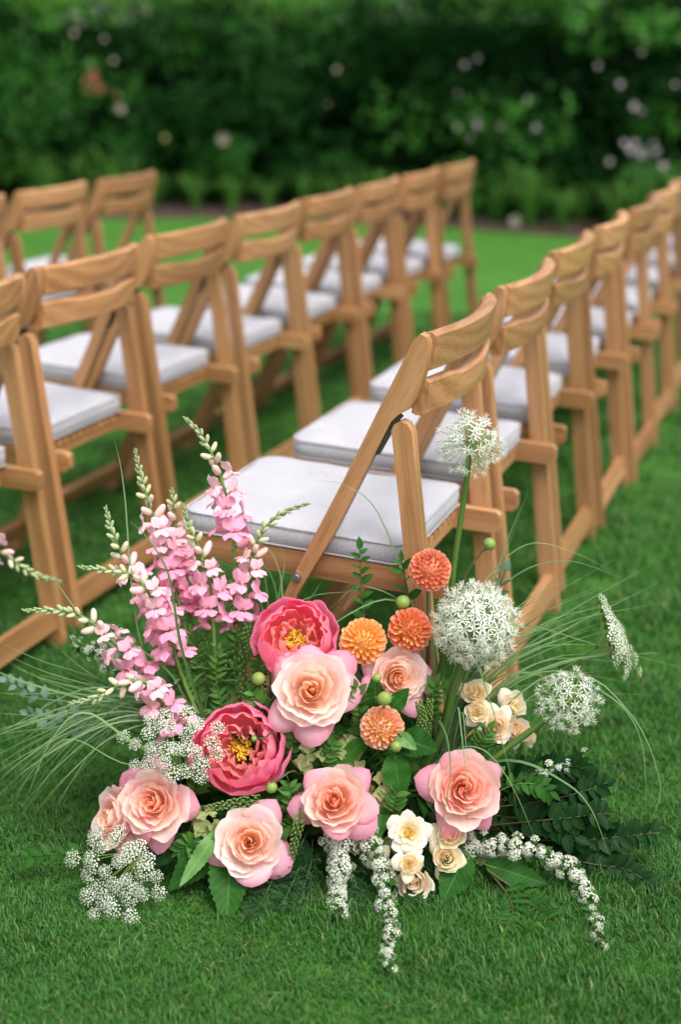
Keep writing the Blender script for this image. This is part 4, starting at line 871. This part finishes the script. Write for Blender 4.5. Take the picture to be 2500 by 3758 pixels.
def cress(label, pts, n, seed, sz=.0028):
    r = random.Random(seed); W = [at(*p) for p in pts]; B = W[0]; C = catmull([w - B for w in W], 40); t = thing('cress_spike', label, 'cress', B, 'pepper cress spikes'); obj('stem', mesh('stem', *tube(C, .0012, .0006, 5)[:2], M_STEM), t); b = MB()
    for k in range(n):
        i = int(lerp(10, 39, (k + .5) / n)); i = min(i, 38); tan = (C[i + 1] - C[i]).normalized(); side = Matrix.Rotation(k * 2.4, 3, tan) @ tan.orthogonal().normalized(); q = C[i] + side * .0085 * (1 - .5 * k / n) + tan * .004
        V, F, P = tube([C[i], q], .0004, .0003, 3); b.add(V, F, P); V, F, P = tube([q - tan * sz * .2, q + tan * sz * .5, q + tan * sz * 1.2], sz * .55, sz * .4, 5); b.add(V, F, P)
    tag(obj('seed_pods', b.mesh('seed_pods', [M_CRESS]), t), kind='stuff')
for k, (lab, pts) in enumerate([('cress spike hanging between the two lower middle roses', [(690, 1830, 1.99), (690, 1880, 1.95), (680, 1930, 1.94), (668, 1985, 1.94)]), ('cress spike pointing left above the lowest rose', [(640, 1840, 1.98), (590, 1842, 1.97), (530, 1850, 1.96), (480, 1860, 1.955)]),
    ('upright cress spike left of the upper peony', [(520, 1640, 2.13), (530, 1540, 2.16), (540, 1450, 2.17), (535, 1385, 2.17)]), ('cress spike among snapdragon stems', [(470, 1650, 2.13), (480, 1560, 2.16), (470, 1480, 2.17), (490, 1420, 2.17)]), ('cress spike rising left of the upper rose', [(580, 1660, 2.10), (565, 1580, 2.14), (560, 1500, 2.15), (570, 1440, 2.15)]),
    ('cress spike under the right peach rose', [(960, 1760, 2.07), (975, 1700, 2.06), (985, 1650, 2.06), (990, 1615, 2.06)]), ('low cress spike by the pale dahlia leaf', [(940, 1740, 2.05), (965, 1690, 2.04), (972, 1650, 2.04), (965, 1620, 2.04)]), ('cress spike in the shade between peony and hydrangea', [(640, 1780, 2.06), (650, 1720, 2.07), (640, 1660, 2.08), (625, 1610, 2.09)]),
    ('cress spike behind the leftmost peony', [(455, 1700, 2.11), (440, 1620, 2.14), (430, 1560, 2.15), (438, 1500, 2.15)]), ('cress spike leaning right among snapdragon stems', [(500, 1690, 2.12), (540, 1620, 2.14), (590, 1560, 2.15), (600, 1510, 2.15)])]): cress(lab, pts, 70, k)

def big_leaf(label, base, tip, w, mat, name='leaf_blade', side=0.0, serr=.10, up=None, stem_to=None, curl=.15, group='single broad leaves'):
    A, Bt = at(*base), at(*tip); d = Bt - A; L = d.length; W = w * OS * (A - CAMP).dot(FW) / F_PX
    t = thing('broad_leaf', label, 'leaf', A, group); upv = Vector(up) if up else facing(A, side, .3)
    V, F, P = leaf_patch(L, W, 7, 25, .22, curl, serr * .6, power=.75); V = [(x, y, z + .025 * L * math.sin(y / L * 17 + 2) * (abs(x) / W * 2) + .02 * L * math.sin(y / L * 7)) for x, y, z in V]; obj('blade', mesh('broad_leaf', V, F, mat, P), t, frame_y((0, 0, 0), d, upv))
    Q = Vector(at(*stem_to)) - A if stem_to else (FOAM - A) * .8; obj('stalk', mesh('stalk', *tube([Q, Q * .4, (0, 0, 0), d * .2 - Vector((0, 0, curl * L * .04))], .002, .0012, 6, 10)[:2], M_STEM), t)
big_leaf('broad dark serrated leaf hanging under the lowest rose', (530, 1960, 1.955), (522, 2112, 1.895), 92, M_LEAF); big_leaf('broad dark leaf at left below the peach rose', (505, 1930, 1.965), (388, 2045, 1.915), 78, M_LEAF)
big_leaf('pale green pointed leaf over the dark leaf at lower left', (505, 1910, 1.945), (412, 2040, 1.90), 40, M_LEAF_LIGHT, curl=.05); big_leaf('serrated leaf hanging below the pale dahlia', (905, 1735, 2.01), (926, 1840, 1.975), 66, M_LEAF); big_leaf('broad lit leaf right of the pale dahlia', (922, 1700, 2.025), (1003, 1722, 1.99), 74, M_LEAF_LIGHT if False else M_LEAF, side=.2)
big_leaf('small leaf with a bright spot beside the lower green bud', (915, 1690, 2.01), (958, 1722, 1.985), 34, M_LEAF_LIGHT); big_leaf('wide dark leaf under the cream roses', (1075, 1965, 1.955), (1018, 2072, 1.905), 78, M_LEAF); big_leaf('dark leaf lying right of the cream roses', (1120, 1990, 1.965), (1260, 2030, 1.93), 60, M_LEAF)
big_leaf('dark leaf tucked left of the pale peach rose', (640, 1690, 2.05), (628, 1610, 2.05), 38, M_LEAF, side=-.3); big_leaf('leaf beneath the green bud beside the peach rose', (868, 1640, 2.06), (862, 1560, 2.05), 50, M_LEAF); big_leaf('leaf right of the green buds against the peach rose', (895, 1640, 2.055), (938, 1585, 2.05), 44, M_LEAF)
big_leaf('olive leaf above the lower middle rose', (850, 1700, 2.045), (765, 1760, 2.02), 40, M_LEAF, side=-.2); big_leaf('dark leaf between middle rose and ivory rose', (880, 1850, 2.0), (868, 1930, 1.955), 46, M_LEAF); big_leaf('dark leaf low at left under the peach rose', (430, 1930, 1.98), (330, 1995, 1.94), 50, M_LEAF_DARK)
big_leaf('dark leaf below the middle rose', (700, 1930, 1.975), (640, 2060, 1.92), 70, M_LEAF_DARK); big_leaf('dark leaf hanging at the bottom centre right', (1000, 2010, 1.96), (930, 2100, 1.90), 60, M_LEAF_DARK); big_leaf('light leaf beside the right pink edged rose', (1120, 1800, 2.0), (1160, 1765, 1.99), 34, M_LEAF_LIGHT)

def sprig(label, pts, n, L, W, mat, seed, name='leafy_sprig', cat='sprig', group='leafy sprigs', r0=.0016, smat=None, pair=True, spread=.9, face=.6):
    r = random.Random(seed); Wp = [at(*p) if len(p) == 3 and abs(p[0]) > 5 else Vector(p) for p in pts]; B = Wp[0]; C = catmull([w - B for w in Wp], 40); t = thing(name, label, cat, B, group)
    obj('stem', mesh('stem', *tube(C, r0, r0 * .4, 5)[:2], smat or M_STEM_DARK), t); lv = leaf_patch(1, W / L, 5, 7, .25, .18); me = mesh('leaf', lv[0], lv[1], mat, lv[2])
    fc = (CAMP - B).normalized()
    for k in range(n):
        f = lerp(.25, 1.0, (k + .5) / n); i = min(int(f * 39), 38); tan = (C[i + 1] - C[i]).normalized(); s = (1 if k % 2 else -1); side = tan.cross(fc).normalized() * s
        d = (side * spread + tan * r.uniform(.5, .9) + fc * r.uniform(-.2, .45)).normalized() if k < n - 1 else tan
        obj('leaf', me, t, frame_y(C[i], d, fc * face + Vector((0, 0, .6)) + Vector(RNG.normal(0, .35, 3)), L * r.uniform(.75, 1.15) * (1 - .25 * f)))
sprig('huckleberry sprig with small dark leaves against the chair rail', [(850, 1480, 2.17), (835, 1400, 2.19), (830, 1320, 2.20), (828, 1255, 2.20)], 13, .026, .014, M_LEAF, 1)
sprig('small leaf sprig left of the highest dahlia', [(960, 1480, 2.18), (945, 1390, 2.19), (930, 1320, 2.19), (925, 1285, 2.19)], 8, .030, .015, M_LEAF, 2)
sprig('fresh green leaf sprig at right of the pink edged rose', [(1130, 1830, 2.0), (1185, 1805, 1.99), (1235, 1805, 1.985), (1270, 1825, 1.98)], 13, .026, .014, M_LEAF_LIGHT if False else M_LEAF, 3, smat=M_STEM)
for k, (lab, pts) in enumerate([('glossy dark leaf sprig pushing right above the arching spirea', [(1100, 1860, 2.04), (1200, 1850, 2.02), (1310, 1830, 2.01), (1400, 1800, 2.02)]), ('glossy dark leaf sprig lying lower right behind the spirea', [(1120, 1900, 2.03), (1220, 1890, 2.0), (1320, 1880, 1.99), (1400, 1870, 1.99)]), ('dark leaf sprig reaching far right along the lawn', [(1200, 1930, 2.03), (1320, 1935, 2.01), (1430, 1925, 2.0), (1522, 1915, 2.0)]),
    ('dark leaf sprig drooping at far right behind the spirea bend', [(1230, 1950, 2.02), (1350, 1985, 1.99), (1440, 2000, 1.97), (1505, 2040, 1.95)]), ('dark glossy sprig in the shade right of the pink edged rose', [(1080, 1870, 2.05), (1170, 1880, 2.03), (1250, 1900, 2.0), (1330, 1930, 1.98)]), ('dark sprig filling the shade under the small allium', [(1080, 1790, 2.07), (1180, 1800, 2.06), (1270, 1790, 2.05), (1340, 1800, 2.04)]), ('short glossy dark sprig above the bend of the spirea', [(1150, 1840, 2.04), (1240, 1840, 2.03), (1320, 1850, 2.02), (1375, 1850, 2.01)])]):
    sprig(lab, pts, 20, .033, .021, M_LEAF_DARK, 20 + k, spread=1.1)
sprig('dark fern like sprig lying on the grass under the spirea arch', [(1120, 2000, 1.95), (1190, 2050, 1.92), (1230, 2085, 1.90), (1270, 2120, 1.885)], 20, .034, .008, M_LEAF, 31, spread=1.3)
sprig('second fern like sprig drooping below the dark leaf', [(1130, 2010, 1.95), (1170, 2060, 1.92), (1180, 2100, 1.90), (1165, 2140, 1.885)], 16, .034, .008, M_LEAF, 32, spread=1.2)
for k, (lab, pts) in enumerate([('grey green round leaved sprig at the left edge', [(330, 1690, 2.14), (200, 1650, 2.2), (90, 1600, 2.24), (10, 1565, 2.26)]), ('lower grey green sprig at the left behind the grass', [(330, 1720, 2.12), (220, 1690, 2.16), (130, 1660, 2.2), (60, 1640, 2.2)]), ('grey green sprig low at the left on the lawn', [(360, 1940, 1.98), (240, 1960, 1.97), (130, 1965, 1.97), (45, 1975, 1.97)])]): sprig(lab, pts, 15, .026, .017, M_LEAF_GREY if k < 2 else M_LEAF, 40 + k)
sprig('grey green sprig poking up behind the large allium', [(1080, 1560, 2.16), (1120, 1420, 2.19), (1150, 1350, 2.2), (1165, 1310, 2.2)], 8, .024, .015, M_LEAF_GREY, 50)

for k, (lab, pts) in enumerate([('fresh small leaved sprig left of the upper peony', [(560, 1700, 2.13), (545, 1600, 2.15), (540, 1500, 2.16), (552, 1420, 2.16)]), ('fresh small leaved sprig between the snapdragon stems', [(480, 1700, 2.13), (460, 1600, 2.15), (452, 1520, 2.16), (440, 1450, 2.16)]), ('fresh small leaved sprig above the left peony', [(520, 1700, 2.12), (510, 1620, 2.13), (498, 1560, 2.14), (505, 1490, 2.14)]), ('fresh small leaved sprig leaning to the upper peony', [(560, 1680, 2.11), (580, 1610, 2.13), (600, 1560, 2.13), (590, 1500, 2.13)]), ('fresh small leaved sprig behind the white umbel', [(480, 1720, 2.11), (430, 1660, 2.12), (400, 1600, 2.13), (390, 1540, 2.13)]), ('fresh small leaved sprig rising between lower snapdragons', [(470, 1690, 2.11), (430, 1610, 2.12), (415, 1540, 2.13), (428, 1480, 2.14)]), ('fresh small leaved sprig under the coral dahlias', [(880, 1640, 2.12), (900, 1580, 2.15), (870, 1520, 2.16), (820, 1540, 2.13)])]):
    sprig(lab, pts, 20, .022, .011, M_LEAF_MID, 60 + k, smat=M_STEM)
for k in range(14):
    x0, y0 = random.uniform(1080, 1160), random.uniform(1800, 1940); x1 = random.uniform(1260, 1400); y1 = y0 + random.uniform(-50, 70)
    sprig('glossy dark leaf sprig in the shaded mass at the right', [(x0, y0, 2.07), (lerp(x0, x1, .5), lerp(y0, y1, .5) - 20, 2.04), (x1, y1, random.uniform(2.0, 2.06))], 18, .034, .024, M_LEAF_DARK, 300 + k, group='dark sprigs in the shaded right side', spread=1.0)
for k, (lab, x, y, Y, dx, dy) in enumerate([('fresh green sprig between the pale peach rose and the green buds', 830, 1650, 2.05, -10, -70), ('fresh green sprig between upper peony and left peony', 610, 1640, 2.07, -30, -50), ('fresh green sprig under the pale peach rose', 745, 1745, 2.03, 30, -45), ('fresh green sprig right of the peach rose below the allium', 985, 1640, 2.09, 20, -70), ('fresh green sprig between lowest rose and middle rose', 675, 1850, 1.99, -10, -50), ('fresh green sprig above the open ivory rose', 905, 1870, 1.985, 10, -50), ('fresh green sprig left of the pink edged rose', 965, 1760, 2.02, -25, -45), ('fresh green sprig over the left peach roses', 455, 1800, 2.01, 15, -45), ('fresh green sprig right of the left peony', 668, 1740, 2.04, 10, -60), ('fresh green sprig below the cream rose cluster', 1100, 1720, 2.06, 25, -40), ('fresh green sprig beside the middle rose on its left', 668, 1900, 1.965, -35, 20), ('fresh green sprig under the left peach rose', 440, 1940, 1.96, -30, 20)]):
    sprig(lab, [(x - dx * .8, y - dy * .8 + 20, Y + .05), (x, y, Y), (x + dx, y + dy, Y - .005)], 16, .026, .014, M_LEAF_MID, 400 + k, smat=M_STEM)
# feathery fern at the bottom, dark green
M_FERN = plain('feathery_fern', (.020, .085, .020), .6, .25, .4)
def fern(label, pts, seed):
    r = random.Random(seed); W = [at(*p) for p in pts]; B = W[0]; C = catmull([w - B for w in W], 30); t = thing('feathery_fern', label, 'fern', B, 'feathery fern fronds'); obj('stem', mesh('stem', *tube(C, .0012, .0004, 5)[:2], M_STEM), t); b = MB()
    for k in range(26):
        i = min(int(lerp(3, 29, k / 26)), 28); tan = (C[i + 1] - C[i]).normalized(); side = (Matrix.Rotation(k * 2.4, 3, tan) @ tan.orthogonal().normalized() + tan * .6).normalized(); L = .030 * (1 - .5 * k / 26)
        for m in range(9):
            q = C[i] + side * L * (m + 1) / 9
            for a in range(3):
                d = (side * .6 + Vector(RNG.normal(0, .7, 3))).normalized() * .009; s = d.orthogonal().normalized() * .0005; b.add([q - s, q + s, q + d], [(0, 1, 2)])
        V, F, P = tube([C[i], C[i] + side * L], .0004, .0002, 3); b.add(V, F, P)
    tag(obj('needles', b.mesh('needles', [M_FERN], False), t), kind='stuff')
for k, (lab, pts) in enumerate([('feathery fern frond under the lower middle rose', [(700, 1930, 1.99), (690, 1990, 1.95), (665, 2050, 1.92), (640, 2100, 1.90)]), ('feathery fern frond left of the hanging spirea', [(720, 1930, 1.99), (715, 1990, 1.95), (700, 2040, 1.93), (690, 2090, 1.91)]), ('feathery fern frond spreading on the lawn at bottom centre', [(660, 1960, 1.98), (625, 2030, 1.93), (600, 2080, 1.91), (570, 2105, 1.90)]), ('feathery fern frond between lowest rose and middle rose', [(690, 1900, 1.99), (670, 1950, 1.97), (650, 2000, 1.95), (620, 2030, 1.94)]), ('feathery fern frond low right of the hanging spirea', [(800, 1960, 1.98), (815, 2020, 1.94), (825, 2060, 1.92), (830, 2100, 1.91)])]): fern(lab, pts, k)

# filler sprigs deep in the arrangement
FL = 'dark green leafy sprig tucked deep between the flowers'
for k in range(54):
    a = random.uniform(0, 6.283); e = random.uniform(.1, 1.25); d = Vector((math.cos(a) * math.cos(e) * 1.25, math.sin(a) * math.cos(e) * .55, math.sin(e))); B = FOAM + Vector((random.uniform(-.14, .14), random.uniform(-.05, .05), .01)); L = random.uniform(.11, .19)
    P = [B, B + d * L * .5 + Vector((0, 0, .02)), B + d * L]
    if P[2].z < .02: P[2].z = .025
    sprig(FL, P, 15, .042, .022, [M_LEAF, M_LEAF_MID, M_LEAF][k % 3], 100 + k, group='filler sprigs inside the arrangement', spread=1.0)
for k in range(26):
    a = random.uniform(-2.9, -.24); d = Vector((math.cos(a) * 1.5, math.sin(a) * .75, random.uniform(.05, .35))); B = FOAM + Vector((random.uniform(-.14, .14), random.uniform(-.05, .0), random.uniform(0, .04))); L = random.uniform(.09, .14)
    P = [B, B + d * L * .5 + Vector((0, 0, .01)), B + d * L]; P[2].z = max(.03, P[2].z)
    sprig(FL, P, 15, .046, .026, [M_LEAF, M_LEAF_DARK][k % 2], 200 + k, group='filler sprigs inside the arrangement', spread=1.0)
# buds on stalks
def bud(label, x, y, Y, rad, axis, stalk, tight=True):
    P = at(x, y, Y); S = size(rad, P); t = thing('dahlia_bud', label, 'bud', P, 'round green buds'); b = MB(); V = []; N = 12; prof = [(.05, -1), (.6, -.82), (.95, -.35), (1, .1), (.85, .55), (.5, .88), (.05, 1)]
    for r_, z in prof: V += [(r_ * math.cos(6.283 * i / N) * (1 + .03 * (i % 2)), r_ * math.sin(6.283 * i / N) * (1 + .03 * (i % 2)), z * .95) for i in range(N)]
    M = frame((0, 0, 0), axis, 0, S); obj('bud', mesh('bud', V, grid_faces(N, len(prof), True), M_BUD), t, M); lv = leaf_patch(1.3, .5, 3, 5, .3, -.1); me = mesh('bract', lv[0], lv[1], M_STEM, lv[2])
    for k in range(5): obj('bract', me, t, M @ Matrix.Translation((0, 0, -.85)) @ Matrix.Rotation(k * 1.2566, 4, 'Z') @ Matrix.Rotation(random.uniform(-.1, .7), 4, 'X') @ Matrix.Translation((0, .15, 0)))
    obj('stalk', mesh('stalk', *tube([-Vector(axis).normalized() * S * .9] + [at(*s) - P for s in stalk], .0015, .0018, 6, 12)[:2], M_STEM_DARK), t)
M_BUD = plain('bud_green', (.24, .33, .07), .45, .15, .3, 200)
bud('round green bud left of the pale peach rose', 595, 1562, 2.07, 16, (-.1, -.5, .9), [(612, 1600, 2.07), (628, 1680, 2.07), (640, 1800, 2.10)]); bud('round green bud above the pale peach dahlia', 885, 1608, 2.02, 17, (0, -.8, .6), [(880, 1660, 2.06), (850, 1800, 2.1)])
bud('round green bud at the lower right of the pale dahlia', 912, 1718, 1.995, 13, (.3, -.8, .3), [(880, 1722, 2.02), (830, 1740, 2.06), (800, 1850, 2.1)]); bud('yellow green bud just above the deep coral dahlia', 928, 1386, 2.14, 17, (-.3, -.3, .9), [(945, 1440, 2.16), (960, 1600, 2.14)])
bud('yellow green bud on a stalk right of the highest dahlia', 1127, 1252, 2.20, 15, (.5, 0, .9), [(1105, 1275, 2.2), (1065, 1340, 2.19), (1010, 1500, 2.17)]); bud('green bud hanging below the left peony', 625, 1812, 1.975, 14, (.5, -.4, -.7), [(640, 1795, 1.99), (680, 1775, 2.02), (720, 1830, 2.1)])
bud('upper small green bud with leafy collar beside the peach rose', 868, 1560, 2.03, 11, (-.1, -.4, 1), [(872, 1590, 2.04), (870, 1680, 2.08)]); bud('tiny green bud curling over the left peony', 585, 1700, 1.965, 7, (-.5, -.6, -.4), [(605, 1702, 1.98), (632, 1690, 2.02), (660, 1780, 2.08)])

# ---- slender grass fans
def grass_fan(label, base, tips, seed, w=.0040):
    r = random.Random(seed); B = at(*base); t = thing('ornamental_grass', label, 'grass', B, 'fans of slender grass')
    for p in tips:
        W = [B + Vector((r.uniform(-.02, .02), r.uniform(-.015, .015), 0))] + [at(*q) for q in p]; V, F, P = ribbon([q - B for q in W], w * r.uniform(.6, 1.2), 22, .3, Vector((0, -.6, .8))); obj('blade', mesh('blade', V, F, M_BLADE, P), t)
r = random.Random(4)
left = []
for k in range(54):
    low = k % 5 > 1; ty = r.uniform(1690, 1900) if low else r.uniform(1470, 1720); tx = r.uniform(-70, 130) if low else r.uniform(-70, 150); Y = r.uniform(1.98, 2.14) if low else r.uniform(2.05, 2.2)
    up_ = r.uniform(60, 130) if low else r.uniform(20, 70); mx = lerp(470, tx, .52); my = lerp(1700, ty, .35) - up_
    left.append([(lerp(470, tx, .25), lerp(1700, ty, .12) - up_ * .75, lerp(2.1, Y, .3)), (mx, my, lerp(2.1, Y, .6)), (lerp(470, tx, .8), lerp(my, ty, .5), lerp(2.1, Y, .85)), (tx, ty, Y)])
left += [[(400, 1560, 2.1), (250, 1450, 2.1), (105, 1375, 2.1)], [(330, 1500, 2.14), (285, 1120, 2.2), (262, 1005, 2.2)], [(330, 1560, 2.1), (190, 1420, 2.1), (110, 1310, 2.12)], [(420, 1500, 2.05), (390, 1330, 2.05), (340, 1240, 2.05), (300, 1200, 2.06)], [(440, 1500, 2.2), (560, 1330, 2.22), (600, 1240, 2.22)]]
left += [[(300, 1760, 1.98), (160, 1700, 1.95), (70, 1780, 1.92), (20, 1870, 1.90)], [(330, 1720, 1.98), (200, 1640, 1.95), (120, 1700, 1.93), (60, 1840, 1.9)]]
grass_fan('fan of long slender grass blades sweeping out to the left', (480, 1740, 2.11), left, 1)
right = []
for k in range(32):
    ty = lerp(1290, 1600, k / 31) + r.uniform(-20, 20); tx = r.uniform(1270, 1540); Y = r.uniform(2.08, 2.24); my = lerp(1690, ty, .62) - r.uniform(20, 70)
    right.append([(lerp(1020, tx, .2), lerp(1700, ty, .38) - 10, 2.13), (lerp(1020, tx, .55), my, lerp(2.13, Y, .6)), (tx, ty, Y)])
right += [[(1110, 1420, 2.18), (1170, 1240, 2.2), (1218, 1130, 2.2)], [(1120, 1440, 2.18), (1160, 1290, 2.2), (1205, 1160, 2.2)], [(1080, 1420, 2.18), (1140, 1310, 2.2), (1225, 1250, 2.2), (1330, 1275, 2.2), (1400, 1310, 2.2)], [(1090, 1450, 2.2), (1180, 1330, 2.2), (1300, 1290, 2.2), (1432, 1330, 2.2)], [(1080, 1500, 2.16), (1200, 1440, 2.15), (1360, 1480, 2.14), (1580, 1540, 2.12)],
          [(1000, 1500, 2.2), (930, 1390, 2.2), (830, 1350, 2.2), (760, 1400, 2.2)], [(1000, 1480, 2.19), (900, 1380, 2.19), (760, 1440, 2.16), (690, 1500, 2.1)], [(980, 1500, 2.2), (880, 1200, 2.22), (800, 1120, 2.22), (728, 1106, 2.22)]]
right += [[(1300, 1560, 2.1), (1450, 1640, 2.1), (1520, 1800, 2.08), (1495, 1900, 2.06)], [(1250, 1560, 2.1), (1400, 1600, 2.1), (1475, 1700, 2.09), (1490, 1880, 2.07)], [(1180, 1750, 2.0), (1300, 1800, 1.98), (1360, 1860, 1.96), (1400, 1960, 1.93)]]
grass_fan('fan of long slender grass blades sweeping up and out to the right', (1005, 1780, 2.13), right, 2)
grass_fan('few long grass blades drooping over the right front rose', (1030, 1760, 2.08), [[(1050, 1630, 2.0), (1062, 1680, 1.95), (1073, 1800, 1.90), (1076, 1925, 1.88)], [(1062, 1640, 2.0), (1072, 1700, 1.95), (1080, 1830, 1.91)], [(1085, 1540, 2.02), (1120, 1590, 1.98), (1170, 1760, 1.92), (1192, 1880, 1.90)], [(1060, 1720, 1.99), (1120, 1730, 1.95), (1180, 1810, 1.92), (1245, 1960, 1.89)], [(1010, 1660, 1.99), (1030, 1700, 1.95), (1035, 1800, 1.92), (1000, 1980, 1.89)]], 3, .0034)
grass_fan('upright grass blades behind the upper peony', (640, 1700, 2.16), [[(640, 1400, 2.2), (600, 1290, 2.21), (520, 1250, 2.22)], [(650, 1400, 2.2), (630, 1280, 2.21), (570, 1235, 2.22)], [(640, 1420, 2.2), (655, 1300, 2.22), (640, 1240, 2.22)], [(620, 1450, 2.19), (610, 1330, 2.2), (580, 1240, 2.2)], [(600, 1480, 2.18), (700, 1380, 2.2), (820, 1360, 2.2)], [(620, 1450, 2.18), (560, 1320, 2.2), (470, 1290, 2.2)], [(660, 1450, 2.2), (720, 1370, 2.2), (745, 1330, 2.2)]], 4)
